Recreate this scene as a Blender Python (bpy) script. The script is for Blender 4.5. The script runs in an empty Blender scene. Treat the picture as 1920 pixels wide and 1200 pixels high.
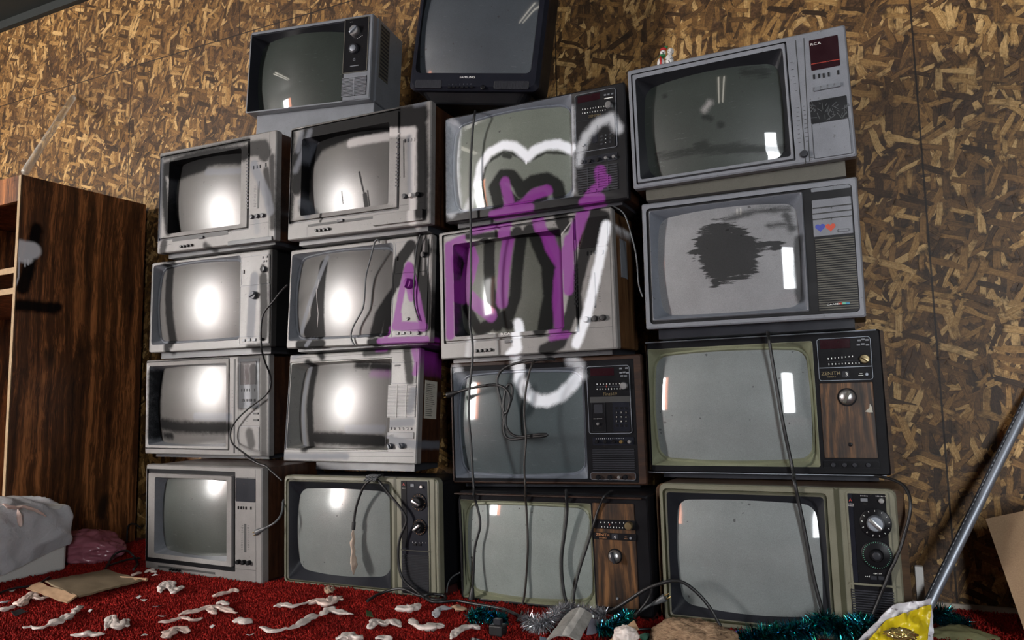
import bpy, bmesh, math, random
import numpy as np
from mathutils import Vector, Matrix, noise as mnoise
random.seed(7)
rng = np.random.default_rng(11)
scene = bpy.context.scene
COL = scene.collection
PI = math.pi

# ------------------------------------------------------------------ camera
FPX = 1406.64
YAW, PIT, ROL = math.radians(25.434), math.radians(6.083), math.radians(1.071)
CAM = Vector((1.0587, -2.2283, 0.6391))
RM = Matrix.Rotation(YAW, 3, 'Z') @ Matrix.Rotation(PIT, 3, 'X') @ Matrix.Rotation(ROL, 3, 'Y')
cam_d = bpy.data.cameras.new('camera'); cam_o = bpy.data.objects.new('camera', cam_d)
COL.objects.link(cam_o)
cam_d.sensor_fit = 'HORIZONTAL'; cam_d.sensor_width = 36.0; cam_d.lens = FPX * 36.0 / 1920.0
cam_d.clip_start = 0.02
r_, f_, u_ = RM.col[0], RM.col[1], RM.col[2]
cm = Matrix((r_, u_, -f_)).transposed().to_4x4(); cm.translation = CAM
cam_o.matrix_world = cm
scene.camera = cam_o

def ray(px, py):
    return RM @ Vector(((px - 960) / FPX, 1.0, (600 - py) / FPX))
def on_axis(px, py, ax, val):
    """the point of the place seen at a pixel of the photograph, on the plane axis = val"""
    d = ray(px, py); t = (val - CAM[ax]) / d[ax]
    return CAM + d * t
def floor_at(px, py, z=0.012): return on_axis(px, py, 2, z)
def at_y(px, py, y): return on_axis(px, py, 1, y)

WALL_Y = 0.385

# ------------------------------------------------------------------ materials
class NT:
    def __init__(s, name):
        s.m = bpy.data.materials.new(name); s.m.use_nodes = True
        s.t = s.m.node_tree; s.n = s.t.nodes; s.bs = s.n['Principled BSDF']
    def add(s, typ, **kw):
        nd = s.n.new(typ)
        for k, v in kw.items():
            if k == 'ins':
                for i, val in v.items():
                    if isinstance(val, bpy.types.NodeSocket): s.t.links.new(val, nd.inputs[i])
                    else: nd.inputs[i].default_value = val
            else: setattr(nd, k, v)
        return nd
    def math(s, op, a, b=None, c=None, clamp=False):
        nd = s.n.new('ShaderNodeMath'); nd.operation = op; nd.use_clamp = clamp
        for i, v in enumerate((a, b, c)):
            if v is None: continue
            if isinstance(v, bpy.types.NodeSocket): s.t.links.new(v, nd.inputs[i])
            else: nd.inputs[i].default_value = v
        return nd.outputs[0]
    def vmath(s, op, a, b=None, sc=None):
        nd = s.n.new('ShaderNodeVectorMath'); nd.operation = op
        for i, v in enumerate((a, b)):
            if v is None: continue
            if isinstance(v, bpy.types.NodeSocket): s.t.links.new(v, nd.inputs[i])
            else: nd.inputs[i].default_value = v
        if sc is not None:
            if isinstance(sc, bpy.types.NodeSocket): s.t.links.new(sc, nd.inputs['Scale'])
            else: nd.inputs['Scale'].default_value = sc
        return nd.outputs['Value'] if op in ('DOT_PRODUCT', 'LENGTH', 'DISTANCE') else nd.outputs['Vector']
    def mix(s, fac, a, b, typ='MIX'):
        nd = s.n.new('ShaderNodeMix'); nd.data_type = 'RGBA'; nd.blend_type = typ
        for i, v in ((0, fac), (6, a), (7, b)):
            if isinstance(v, bpy.types.NodeSocket): s.t.links.new(v, nd.inputs[i])
            elif i == 0: nd.inputs[0].default_value = v
            else: nd.inputs[i].default_value = (*v[:3], 1)
        return nd.outputs[2]
    def fmix(s, fac, a, b):
        nd = s.n.new('ShaderNodeMix'); nd.data_type = 'FLOAT'
        for i, v in ((0, fac), (2, a), (3, b)):
            if isinstance(v, bpy.types.NodeSocket): s.t.links.new(v, nd.inputs[i])
            else: nd.inputs[i].default_value = v
        return nd.outputs[0]
    def noise(s, vec, scale, detail=3.0, rough=.55, dist=0.0, out='Fac'):
        nd = s.add('ShaderNodeTexNoise', ins={'Vector': vec, 'Scale': scale, 'Detail': detail, 'Roughness': rough, 'Distortion': dist})
        return nd.outputs[out]
    def ramp(s, fac, stops, interp='LINEAR'):
        nd = s.n.new('ShaderNodeValToRGB'); cr = nd.color_ramp; cr.interpolation = interp
        while len(cr.elements) < len(stops): cr.elements.new(.5)
        for e, (p, c) in zip(cr.elements, stops):
            e.position = p; e.color = (*c, 1) if len(c) == 3 else c
        s.t.links.new(fac, nd.inputs[0]); return nd.outputs[0]
    def step(s, v, lo, hi, a=0., b=1.):
        nd = s.add('ShaderNodeMapRange', interpolation_type='SMOOTHSTEP', ins={0: v, 1: lo, 2: hi, 3: a, 4: b})
        return nd.outputs[0]
    def obj_co(s, ob=None):
        nd = s.n.new('ShaderNodeTexCoord')
        if ob: nd.object = ob
        return nd.outputs['Object']
    def scale(s, vec, sc, rot=(0, 0, 0), loc=(0, 0, 0)):
        nd = s.add('ShaderNodeMapping', ins={'Vector': vec, 'Location': loc, 'Rotation': rot, 'Scale': sc}); return nd.outputs[0]
    def bump(s, h, strength=.3, dist=.002):
        nd = s.add('ShaderNodeBump', ins={'Height': h, 'Strength': strength, 'Distance': dist})
        s.t.links.new(nd.outputs[0], s.bs.inputs['Normal']); return nd
    def out(s, color=None, rough=None, metal=None, **kw):
        def put(k, v):
            if v is None: return
            if isinstance(v, bpy.types.NodeSocket): s.t.links.new(v, s.bs.inputs[k])
            elif k in ('Base Color', 'Emission Color'): s.bs.inputs[k].default_value = (*v[:3], 1)
            else: s.bs.inputs[k].default_value = v
        put('Base Color', color); put('Roughness', rough); put('Metallic', metal)
        for k, v in kw.items(): put(k.replace('_', ' '), v)
        return s.m

def sdist(nt, P, a, b):
    """distance from P to the segment a-b in the x-z plane of a set's front"""
    a = Vector((a[0], 0, a[1])); b = Vector((b[0], 0, b[1])); ba = b - a
    if ba.length < 1e-5: return nt.vmath('DISTANCE', P, tuple(a))
    pa = nt.vmath('SUBTRACT', P, tuple(a))
    h = nt.vmath('DOT_PRODUCT', pa, tuple(ba / ba.length_squared))
    h = nt.math('MAXIMUM', nt.math('MINIMUM', h, 1.0), 0.0)
    q = nt.vmath('SCALE', tuple(ba), sc=h)
    return nt.vmath('DISTANCE', pa, q)

PAINT = {'k': (.003, .003, .0035), 'p': (.185, .015, .205), 'w': (.88, .90, .95), 'g': (.115, .123, .145), 'd': (.009, .009, .009), 'l': (.5, .47, .46)}
def painted(nt, root, layers, col, rough):
    """sprayed graffiti: strokes as capsules with a ragged soft edge, laid on in order"""
    nt.pm = 0.0
    if not layers: return col, rough
    P0 = nt.obj_co(root); P = nt.vmath('MULTIPLY', P0, (1, 0, 1))
    wob = nt.math('SUBTRACT', nt.noise(P0, 45, 2), .5)
    spk = nt.math('SUBTRACT', nt.noise(P0, 520, 2, .7), .5)
    stk = None; tot = None
    for c, soft, op, strokes, rag in layers:
        dmin = None
        for hw, pts in strokes:
            ds = None
            segs = list(zip(pts[:-1], pts[1:])) if len(pts) > 1 else [(pts[0], pts[0])]
            for a, b in segs:
                d = sdist(nt, P, a, b); ds = d if ds is None else nt.math('MINIMUM', ds, d)
            ds = nt.math('SUBTRACT', ds, hw)
            dmin = ds if dmin is None else nt.math('MINIMUM', dmin, ds)
        dmin = nt.math('MULTIPLY_ADD', wob, soft * 1.1, dmin)
        if rag:                                            # wiped, not sprayed: streaks drawn out along the swipe
            if stk is None: stk = nt.math('SUBTRACT', nt.noise(nt.scale(P0, (7, 1, 70), (0, math.radians(14), 0)), 1.0, 4, .7), .5)
            dmin = nt.math('MULTIPLY_ADD', stk, rag, dmin)
        dmin = nt.math('MULTIPLY_ADD', spk, soft * 1.9, dmin)
        m = nt.math('MULTIPLY', nt.step(dmin, -soft, soft, 1., 0.), op)
        col = nt.mix(m, col, PAINT[c]); rough = nt.fmix(m, rough, .55)
        if c in 'kd': tot = m if tot is None else nt.math('MAXIMUM', tot, m)
        elif tot is not None: tot = nt.math('MULTIPLY', tot, nt.math('SUBTRACT', 1.0, nt.math('MULTIPLY', m, .6)))
    nt.pm = tot if tot is not None else 0.0
    nt.t.links.new(nt.math('MULTIPLY_ADD', nt.pm, -.42, .5), nt.bs.inputs['Specular IOR Level']) if tot is not None else None
    return col, rough

MATS = {}
def material(kind, tv=None):
    key = (kind, tv.key if tv and (tv.paint or kind == 'wood_panel') else None)
    if key in MATS: return MATS[key]
    nt = NT(kind if key[1] is None else f'{kind}_{key[1]}')
    co = nt.obj_co()
    K = {'plastic_pale': ((.185, .175, .168), .42), 'plastic_grey': ((.165, .175, .195), .4), 'plastic_silver': ((.20, .208, .232), .36),
         'plastic_black': ((.0075, .0075, .009), .36), 'plastic_dark': ((.030, .031, .037), .38), 'plastic_olive': ((.165, .16, .115), .4),
         'plastic_olive_dark': ((.045, .045, .022), .45), 'mask_silver': ((.15, .165, .195), .36), 'mask_olive': ((.185, .192, .125), .42), 'mask_dark': ((.018, .019, .024), .4),
         'mask_grey': ((.21, .205, .19), .42), 'plastic_taupe': ((.085, .08, .065), .5), 'plastic_navy': ((.011, .012, .018), .36),
         'glass_dark_red': ((.022, .006, .009), .2), 'marking_white': ((.75, .75, .72), .5), 'marking_dark': ((.03, .03, .03), .5),
         'marking_red': ((.45, .05, .03), .4), 'marking_blue': ((.06, .25, .4), .4), 'marking_green': ((.15, .45, .3), .4), 'marking_gold': ((.45, .22, .1), .4), 'sticker_blue': ((.045, .06, .32), .5),
         'sticker_red': ((.5, .07, .035), .5), 'paper': ((.42, .40, .34), .7), 'rubber': ((.012, .012, .013), .42), 'rubber_brown': ((.02, .015, .012), .45),
         'wire_grey': ((.09, .095, .10), .4), 'brass': ((.5, .36, .15), .3)}
    if kind in K:
        c, ro = K[kind]
        grime = nt.noise(co, 14, 5, .65); fine = nt.noise(co, 420, 2, .6)
        f = nt.math('MULTIPLY_ADD', nt.math('SUBTRACT', grime, .5), .55, 1.0)
        f = nt.math('MULTIPLY_ADD', nt.math('SUBTRACT', fine, .5), .45, f)
        nt.pm = 0.0
        comb = nt.add('ShaderNodeCombineColor', ins={0: f, 1: f, 2: f}).outputs[0]
        col = nt.mix(1.0, c, comb, 'MULTIPLY')
        rough = nt.math('MULTIPLY_ADD', nt.math('SUBTRACT', grime, .5), .25, ro)
        spots = nt.step(nt.noise(co, 90, 2, .5), .70, .74)
        col = nt.mix(nt.math('MULTIPLY', spots, .5), col, (.03, .025, .02))
        if tv: col, rough = painted(nt, tv.root, tv.layers, col, rough)
        nt.bump(fine, .12, .0006)
        m = nt.out(col, rough, 1.0 if kind == 'brass' else None)
        if kind in ('plastic_black', 'plastic_navy', 'mask_dark', 'plastic_dark') and not nt.pm: nt.bs.inputs['Specular IOR Level'].default_value = .16
    elif kind.startswith('metal'):
        c = {'metal_chrome': (.62, .62, .62), 'metal_steel': (.34, .37, .42), 'metal_gold': (.45, .36, .2)}[kind]
        n_ = nt.noise(nt.scale(co, (60, 60, 60)), 3, 3)
        col = nt.mix(n_, tuple(x * .75 for x in c), c); rough = nt.fmix(n_, .36, .55) if kind == 'metal_steel' else nt.fmix(n_, .22, .42)
        if tv: col, rough = painted(nt, tv.root, tv.layers, col, rough)
        m = nt.out(col, rough, .9 if kind != 'metal_steel' else .7)
    elif kind.startswith('wood'):
        dark, mid, lite, wid = {'wood_walnut': ((.010, .004, .0022), (.036, .014, .0065), (.075, .03, .014), 55),
                                'wood_panel': ((.007, .004, .0025), (.052, .025, .011), (.18, .088, .036), 46),
                                'wood_brown': ((.03, .016, .008), (.075, .04, .019), (.12, .066, .032), 40),
                                'wood_trim': ((.008, .004, .0025), (.026, .011, .006), (.062, .03, .018), 40), 'wood_striped': ((.022, .010, .005), (.09, .043, .018), (.17, .09, .038), 40),
                                'wood_cabinet': ((.005, .0025, .0016), (.095, .034, .012), (.52, .20, .066), 24)}[kind]
        vert = kind in ('wood_panel', 'wood_cabinet', 'wood_walnut', 'wood_striped')
        st = (1, 1, .035 if kind == 'wood_cabinet' else .07) if vert else (.07, 1, 1)
        p = nt.scale(co, st)
        warp = nt.noise(nt.scale(co, (3, 3, 1.2)), 1.6, 3, out='Color')
        p = nt.vmath('ADD', p, nt.vmath('SCALE', nt.vmath('SUBTRACT', warp, (.5, .5, .5)), sc=.075 if kind == 'wood_cabinet' else .03))
        g = nt.noise(p, wid, 5, .72)
        g2 = nt.noise(p, wid * 9, 3, .7)
        g = nt.math('MULTIPLY_ADD', nt.math('SUBTRACT', g2, .5), .42, g)
        if kind == 'wood_panel' and tv is not None:      # the cathedral figure of the veneer
            s_ = nt.n.new('ShaderNodeSeparateXYZ'); nt.t.links.new(nt.obj_co(tv.root), s_.inputs[0])
            cx, cz = tv.arch
            dx = nt.math('SUBTRACT', s_.outputs[0], cx); dz = nt.math('SUBTRACT', s_.outputs[2], cz)
            par = nt.math('ADD', nt.math('MULTIPLY', nt.math('MULTIPLY', dx, dx), 260.), nt.math('MULTIPLY', dz, 2.2))
            par = nt.math('MULTIPLY_ADD', nt.math('SUBTRACT', nt.noise(co, 22, 2), .5), .25, par)
            w = nt.math('SINE', nt.math('MULTIPLY', par, 11.0))
            g = nt.math('MULTIPLY_ADD', w, .10, g)
        col = nt.ramp(g, [(.28, dark), (.5, mid), (.72, lite)])
        rough = nt.fmix(g, .5, .3)
        if kind == 'wood_cabinet':
            kn = nt.step(nt.noise(nt.scale(co, (1, 1, .4)), 7.5, 2), .60, .72)
            col = nt.mix(nt.math('MULTIPLY', kn, .85), col, (.005, .003, .002))
        if tv: col, rough = painted(nt, tv.root, tv.layers, col, rough)
        nt.bump(g, .15, .001); m = nt.out(col, rough)
    elif kind.startswith('screen'):
        spec = {'screen_grey': ((.215, .238, .226), .5, .045, .9), 'screen_cool': ((.18, .197, .197), .5, .05, .9), 'screen_green': ((.135, .15, .125), .5, .06, .9), 'screen_deep': ((.030, .037, .032), .5, .035, .9),
                'screen_teal': ((.055, .07, .075), .45, .07, .9), 'screen_slate': ((.05, .058, .068), .5, .05, .9), 'screen_matt': ((.085, .08, .075), .36, .36, 1.0), 'screen_speck': ((.05, .057, .05), .5, .22, 1.0), 'screen_haze': ((.16, .175, .168), .5, .17, 1.0), 'screen_dust': ((.22, .22, .23), .6, .04, .9), 'screen_e2': ((.062, .066, .052), .5, .08, .8)}[kind]
        c, ro, cr, cw = spec
        fine = nt.noise(co, 650, 2, .75); blot = nt.noise(co, 9, 4, .6)
        f = nt.math('MULTIPLY_ADD', nt.math('SUBTRACT', fine, .5), 1.1 if kind != 'screen_matt' else .5, 1.0)
        f = nt.math('MULTIPLY_ADD', nt.math('SUBTRACT', blot, .5), .5, f)
        comb = nt.add('ShaderNodeCombineColor', ins={0: f, 1: f, 2: f}).outputs[0]
        col = nt.mix(1.0, c, comb, 'MULTIPLY')
        scr = nt.step(nt.noise(nt.scale(co, (1, 1, 6)), 30, 3, .6), .66, .70)
        col = nt.mix(nt.math('MULTIPLY', scr, .05), col, (.6, .6, .6))
        spot = nt.step(nt.noise(co, 55, 1, .5), .76, .78)
        col = nt.mix(nt.math('MULTIPLY', spot, .7), col, (.02, .02, .02))
        col, rough = painted(nt, tv.root, tv.layers, col, nt.fmix(fine, ro, ro))
        crn = nt.math('MULTIPLY_ADD', nt.math('SUBTRACT', blot, .5), cr * .5, cr)
        if kind in ('screen_speck', 'screen_haze'): nt.bump(nt.noise(co, 330, 2, .7), .5, .0012)
        m = nt.out(col, rough, Coat_Weight=nt.math('MULTIPLY_ADD', nt.pm, -cw * .965, cw) if nt.pm else cw, Coat_Roughness=crn, Coat_IOR=1.62 if kind == 'screen_matt' else 1.52)
        if not nt.pm: nt.bs.inputs['Specular IOR Level'].default_value = .3
    MATS[key] = m
    return m

# ------------------------------------------------------------------ mesh helpers
def finish(name, bm, mats, parent=None, smooth=False, angle=None, recalc=True):
    me = bpy.data.meshes.new(name)
    if recalc: bmesh.ops.recalc_face_normals(bm, faces=bm.faces[:])
    bm.to_mesh(me); bm.free()
    for m in (mats if isinstance(mats, (list, tuple)) else [mats]): me.materials.append(m)
    if smooth:
        me.polygons.foreach_set('use_smooth', [True] * len(me.polygons))
        if angle: me.set_sharp_from_angle(angle=math.radians(angle))
    ob = bpy.data.objects.new(name, me); COL.objects.link(ob)
    if parent: ob.parent = parent
    return ob
def empty(name, loc=(0, 0, 0), rot=None):
    o = bpy.data.objects.new(name, None); COL.objects.link(o)
    o.empty_display_size = .05
    if rot is not None: o.matrix_world = Matrix.Translation(loc) @ rot.to_4x4()
    else: o.location = loc
    return o
def tag(o, label, cat, group=None, kind=None):
    o['label'] = label; o['category'] = cat
    if group: o['group'] = group
    if kind: o['kind'] = kind
    return o
def struct(o, label=None, cat=None):
    o['kind'] = 'structure'
    if label: o['label'] = label
    if cat: o['category'] = cat
    return o
def rr(x0, z0, x1, z1, r=.004, bow=0., n=4, m=7):
    """rounded rectangle, sides bowed outward, as a list of (x, z)"""
    r = min(r, (x1 - x0) * .49, (z1 - z0) * .49)
    cs = [(x1 - r, z1 - r, 0), (x0 + r, z1 - r, 90), (x0 + r, z0 + r, 180), (x1 - r, z0 + r, 270)]
    P = []
    for k in range(4):
        cx, cz, a0 = cs[k]
        for i in range(n + 1):
            a = math.radians(a0 + 90 * i / n); P.append((cx + r * math.cos(a), cz + r * math.sin(a)))
        nx, nz, na0 = cs[(k + 1) % 4]
        a = P[-1]; b = (nx + r * math.cos(math.radians(na0)), nz + r * math.sin(math.radians(na0)))
        for i in range(1, m + 1):
            t = i / (m + 1); P.append((a[0] + (b[0] - a[0]) * t, a[1] + (b[1] - a[1]) * t))
    if bow:
        cx, cz = (x0 + x1) / 2, (z0 + z1) / 2; hw, hh = (x1 - x0) / 2, (z1 - z0) / 2
        P = [(x + bow * (x - cx) / hw * max(0, 1 - ((z - cz) / hh) ** 2), z + bow * (z - cz) / hh * max(0, 1 - ((x - cx) / hw) ** 2)) for x, z in P]
    return P
def loft(bm, loops, mats=None, cap0=False, cap1=False):
    V = [[bm.verts.new(p) for p in L] for L in loops]
    for k in range(len(V) - 1):
        A, B = V[k], V[k + 1]; n = len(A)
        for i in range(n):
            j = (i + 1) % n
            f = bm.faces.new((A[i], A[j], B[j], B[i])); f.material_index = mats[k] if mats else 0
    if cap0: bm.faces.new(V[0]).material_index = mats[0] if mats else 0
    if cap1: bm.faces.new(V[-1][::-1]).material_index = mats[-1] if mats else 0
def box(bm, x0, y0, z0, x1, y1, z1, mi=0, M=None, bev=0.):
    vs = [bm.verts.new((x, y, z)) for x in (x0, x1) for y in (y0, y1) for z in (z0, z1)]
    if M is not None:
        for v in vs: v.co = M @ v.co
    F = [(0, 1, 3, 2), (4, 6, 7, 5), (0, 4, 5, 1), (2, 3, 7, 6), (0, 2, 6, 4), (1, 5, 7, 3)]
    fs = [bm.faces.new([vs[i] for i in f]) for f in F]
    for f in fs: f.material_index = mi
    if bev:
        es = {e for f in fs for e in f.edges}
        r = bmesh.ops.bevel(bm, geom=list(es), offset=bev, segments=2, affect='EDGES', profile=.5)
        for f in r['faces']: f.material_index = mi
def lathe(bm, cx, cz, prof, n=28, mi=0):
    """prof: (radius, y) from the back to the front along -y; closed at the front"""
    V = []
    for r, y in prof:
        V.append([bm.verts.new((cx + r * math.cos(2 * PI * i / n), y, cz + r * math.sin(2 * PI * i / n))) for i in range(n)])
    for a, b in zip(V[:-1], V[1:]):
        for i in range(n):
            j = (i + 1) % n; bm.faces.new((a[i], a[j], b[j], b[i])).material_index = mi
    bm.faces.new(V[-1]).material_index = mi
    bm.faces.new(V[0][::-1]).material_index = mi
def spline(pts, step=.012):
    P = [Vector(p) for p in pts]
    if len(P) == 2: P = [P[0], (P[0] + P[1]) / 2, P[1]]
    Q = [P[0] * 2 - P[1]] + P + [P[-1] * 2 - P[-2]]
    out = []
    for i in range(1, len(Q) - 2):
        a, b, c, d = Q[i - 1:i + 3]; n = max(2, int((c - b).length / step))
        for k in range(n):
            t = k / n
            out.append(.5 * ((2 * b) + (c - a) * t + (2 * a - 5 * b + 4 * c - d) * t * t + (3 * b - a - 3 * c + d) * t ** 3))
    out.append(P[-1]); return out
def tube(bm, pts, rad, n=8, mi=0, flat=1.0, closed=True, twist=None):
    """swept tube; rad may be a number or a function of t"""
    N = len(pts); up = Vector((0, 0, 1)); rings = []; prev = None
    for i, p in enumerate(pts):
        d = (pts[min(i + 1, N - 1)] - pts[max(i - 1, 0)]).normalized()
        if prev is None:
            s = d.cross(up)
            if s.length < .1: s = d.cross(Vector((1, 0, 0)))
        else: s = prev - d * prev.dot(d)
        s.normalize(); prev = s; w = s.cross(d)
        r = rad(i / (N - 1)) if callable(rad) else rad
        rings.append([bm.verts.new(p + s * (r * math.cos(2 * PI * k / n)) + w * (r * flat * math.sin(2 * PI * k / n))) for k in range(n)])
    for a, b in zip(rings[:-1], rings[1:]):
        for k in range(n):
            j = (k + 1) % n; bm.faces.new((a[k], a[j], b[j], b[k])).material_index = mi
    if closed:
        bm.faces.new(rings[0][::-1]).material_index = mi; bm.faces.new(rings[-1]).material_index = mi
    return rings
def text_mesh(bm, s, x, z, h, y, mi=0, italic=0., font_w=1.0, align='LEFT'):
    cu = bpy.data.curves.new('lettering', 'FONT'); cu.body = s; cu.size = h / .70; cu.extrude = .0002; cu.align_x = align; cu.shear = italic; cu.resolution_u = 2
    ob = bpy.data.objects.new('lettering', cu); COL.objects.link(ob)
    me = ob.to_mesh()
    b2 = bmesh.new(); b2.from_mesh(me)
    vm = {v: bm.verts.new((x + v.co.x * font_w, y - v.co.z, z + v.co.y)) for v in b2.verts}
    for f in b2.faces:
        try: bm.faces.new([vm[v] for v in f.verts]).material_index = mi
        except ValueError: pass
    b2.free(); ob.to_mesh_clear(); bpy.data.objects.remove(ob); bpy.data.curves.remove(cu)

# ------------------------------------------------------------------ television builder
POSE = {}
class TV:
    def __init__(s, key, pose, crop, label, depth=None, gap=.012, paint=None):
        s.key = key; s.x, s.y, s.z, s.W, s.H = pose[:5]; yaw, pit, rol = [math.radians(a) for a in pose[5:]]
        s.R = Matrix.Rotation(yaw, 3, 'Z') @ Matrix.Rotation(pit, 3, 'X') @ Matrix.Rotation(rol, 3, 'Y')
        s.o = Vector((s.x, s.y, s.z)); s.crop = crop; s.gap = gap
        s.root = empty('television', s.o, s.R); tag(s.root, label, 'television', 'stacked televisions')
        bpy.context.view_layer.update()
        back = WALL_Y - .012 - s.y - abs(s.W * math.sin(yaw)) * (1 if yaw > 0 else 0)- abs(s.H * math.sin(pit))
        s.depth = min(depth or back, back)
        s.layers = []; s.paint = bool(paint); s.seams = []; s.arch = (s.W * .8, s.H * .3)
        s.inv = s.R.transposed(); s.eye = s.inv @ (CAM - s.o)
        s.scr = None; POSE[key] = s
    def p(s, cx, cy, y=0.):
        """crop pixel of the photograph -> (x, z) on the set's own front plane"""
        d = s.inv @ ray(s.crop[0] + cx * s.crop[2], s.crop[1] + cy * s.crop[2]); t = (y - s.eye.y) / d.y
        q = s.eye + d * t; return q.x, q.z
    def rect(s, r, y=0.):
        x0, z1 = s.p(r[0], r[1], y); x1, z0 = s.p(r[2], r[3], y); return x0, z0, x1, z1
    def mpp(s):
        a = s.p(600, 500); b = s.p(600, 600); return abs(b[1] - a[1]) / 100.
    def set_paint(s, layers, scr_rect, ydeep):
        k = s.mpp()
        for c, soft, op, strokes, *rag in layers:
            L = []
            for hw, pts in strokes:
                q = []
                for x, y in pts:
                    ins = scr_rect[0] - 10 < x < scr_rect[2] + 10 and scr_rect[1] - 40 < y < scr_rect[3] + 20
                    q.append(s.p(x, y, ydeep if ins else 0.))
                L.append((hw * k, q))
            s.layers.append((c, soft * k, op, L, rag[0] * k if rag else 0))
    def mat(s, kind): return material(kind, s if s.paint or kind.startswith('screen') or kind == 'wood_panel' else None)
    def obj(s, name, bm, mats, smooth=False, angle=None, parent=None):
        ms = mats if isinstance(mats, (list, tuple)) else [mats]
        return finish(name, bm, [s.mat(m) for m in ms], parent or s.root, smooth, angle)
    def cabinet(s, mat='wood_walnut', inset=.004, shell=.62, grow=0., rear='plastic_dark', front=.02, feet=True, top_r=.006):
        bm = bmesh.new(); W, H, D = s.W, s.H, s.depth; i = inset - grow
        sh = D * shell; zi = max(i, .003)
        L = [[(x, front, z) for x, z in rr(i, zi, W - i, H - zi, top_r)], [(x, sh, z) for x, z in rr(i, zi, W - i, H - zi, top_r)],
             [(x, sh, z) for x, z in rr(i + .012, zi + .012, W - i - .012, H - zi - .012, .01)],
             [(x, sh + (D - sh) * .5, z) for x, z in rr(i + .03, zi + .02, W - i - .03, H - zi - .05, .015)],
             [(x, D - .02, z) for x, z in rr(W * .25, H * .12, W * .75, H * .75, .02)], [(x, D, z) for x, z in rr(W * .28, H * .15, W * .72, H * .7, .02)]]
        L.insert(0, [(x, front + .001, z) for x, z in rr(max(i, 0) + .003, zi + .003, W - max(i, 0) - .003, H - zi - .003, top_r)])
        loft(bm, L, [0, 0, 0, 1, 1, 1], False, True)
        s.obj('cabinet', bm, [mat, rear], True, 30)
    def foot(s):
        W, D = s.W, s.depth
        if s.gap > .003:
            bm = bmesh.new(); g = s.gap
            for side in ((getattr(s, 'foot_x', .03), W - .03),):
                box(bm, side[0], .035, -g + .0008, side[1], D * .75, .006)
            below = POSE.get(s.key[0] + str(int(s.key[1]) + 1)) if len(s.key) > 1 else None
            if below:                                      # the foot follows the set it stands on
                for v in bm.verts:
                    if v.co.z < 0: w = below.R.transposed() @ (s.R @ v.co + s.o - below.o); v.co.z = min(.004, v.co.z - (w.z - below.H) + .0012)
            s.obj('base', bm, s.base_mat if hasattr(s, 'base_mat') else 'plastic_dark')
    def front(s, loops, mats, opening, inset=.010, dep=.045, bow=.008, rad=.03, rho=.8, screen='screen_grey', lip=None, outer_r=.006, bev=.004, outer_mat=0, open_y=0., open_m=0, open_r=.008, mask_m=1):
        """bezel: outer edge, then rings (crop rect, y, radius, bow, band material), then the glass"""
        bm = bmesh.new(); W, H = s.W, s.H
        O = lambda i, y: [(x, y, z) for x, z in rr(i, i, W - i, H - i, outer_r)]
        L = [O(0, .03), O(0, bev), O(bev, 0)]; mi = [outer_mat, outer_mat]
        for r, y, rd, bw, m_ in loops:
            if isinstance(r[0], str):                     # ('in', dx, dz): inset of the previous ring
                q = last; q = (q[0] + r[1], q[1] + r[2], q[2] - r[1], q[3] - r[2])
            else: q = s.rect(r, max(0, y))
            last = q
            L.append([(x, y, z) for x, z in rr(*q, rd, bw)]); mi.append(m_)
        if opening[0] == 'in': q = (last[0] + opening[1], last[1] + opening[2], last[2] - opening[1], last[3] - opening[2])
        elif opening[0] == 'L': q = opening[1:]
        else: q = s.rect(opening)
        L.append([(x, open_y, z) for x, z in rr(*q, open_r, 0)]); mi.append(open_m)
        x0, z0, x1, z1 = q; ix, iz = inset if isinstance(inset, tuple) else (inset, inset)
        s.scr = (x0 + ix, z0 + iz, x1 - ix, z1 - iz); cx, cz = (s.scr[0] + s.scr[2]) / 2, (s.scr[1] + s.scr[3]) / 2
        hw = (s.scr[2] - s.scr[0]) / 2
        yap = dep - hw * hw / (2 * rho)
        ys = lambda x, z: yap + ((x - cx) ** 2 + (z - cz) ** 2) / (2 * rho)
        s.ys = ys; s.scx, s.scz = cx, cz
        edge = rr(*s.scr, rad, bow)
        if lip:                                            # a rounded lip round the glass
            lw, ly, lm = lip
            e2 = rr(s.scr[0] - lw, s.scr[1] - lw, s.scr[2] + lw, s.scr[3] + lw, rad + lw, bow)
            e3 = rr(s.scr[0] - lw * .45, s.scr[1] - lw * .45, s.scr[2] + lw * .45, s.scr[3] + lw * .45, rad + lw * .5, bow)
            L.append([(x, ys(x, z) - ly, z) for x, z in e2]); mi.append(mask_m)
            L.append([(x, ys(x, z) - ly * 1.25, z) for x, z in e3]); mi.append(lm)
            L.append([(x, ys(x, z) + .002, z) for x, z in edge]); mi.append(lm)
        else:
            L.append([(x, ys(x, z) + .001, z) for x, z in edge]); mi.append(mask_m)
        loft(bm, L, mi)
        s.bez = bm; s.bezm = list(mats); s.bezmi = len(mats)
        bm2 = bmesh.new(); T = (1.02, .9, .8, .7, .6, .5, .4, .3, .2, .1)
        SL = [[(cx + (x - cx) * t, ys(cx + (x - cx) * t, cz + (z - cz) * t), cz + (z - cz) * t) for x, z in rr(s.scr[0], s.scr[1], s.scr[2], s.scr[3], rad, bow)] for t in T]
        loft(bm2, SL); c = bm2.verts.new((cx, ys(cx, cz), cz)); bm2.verts.ensure_lookup_table()
        n = len(SL[0]); ring = bm2.verts[-1 - n:-1]
        for i in range(n): bm2.faces.new((ring[i], ring[(i + 1) % n], c))
        s.obj('screen', bm2, screen, True)
    def seam(s, a, b, w=.0012, y=-.0006):
        s.seams.append((a, b, w, y))
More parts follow.
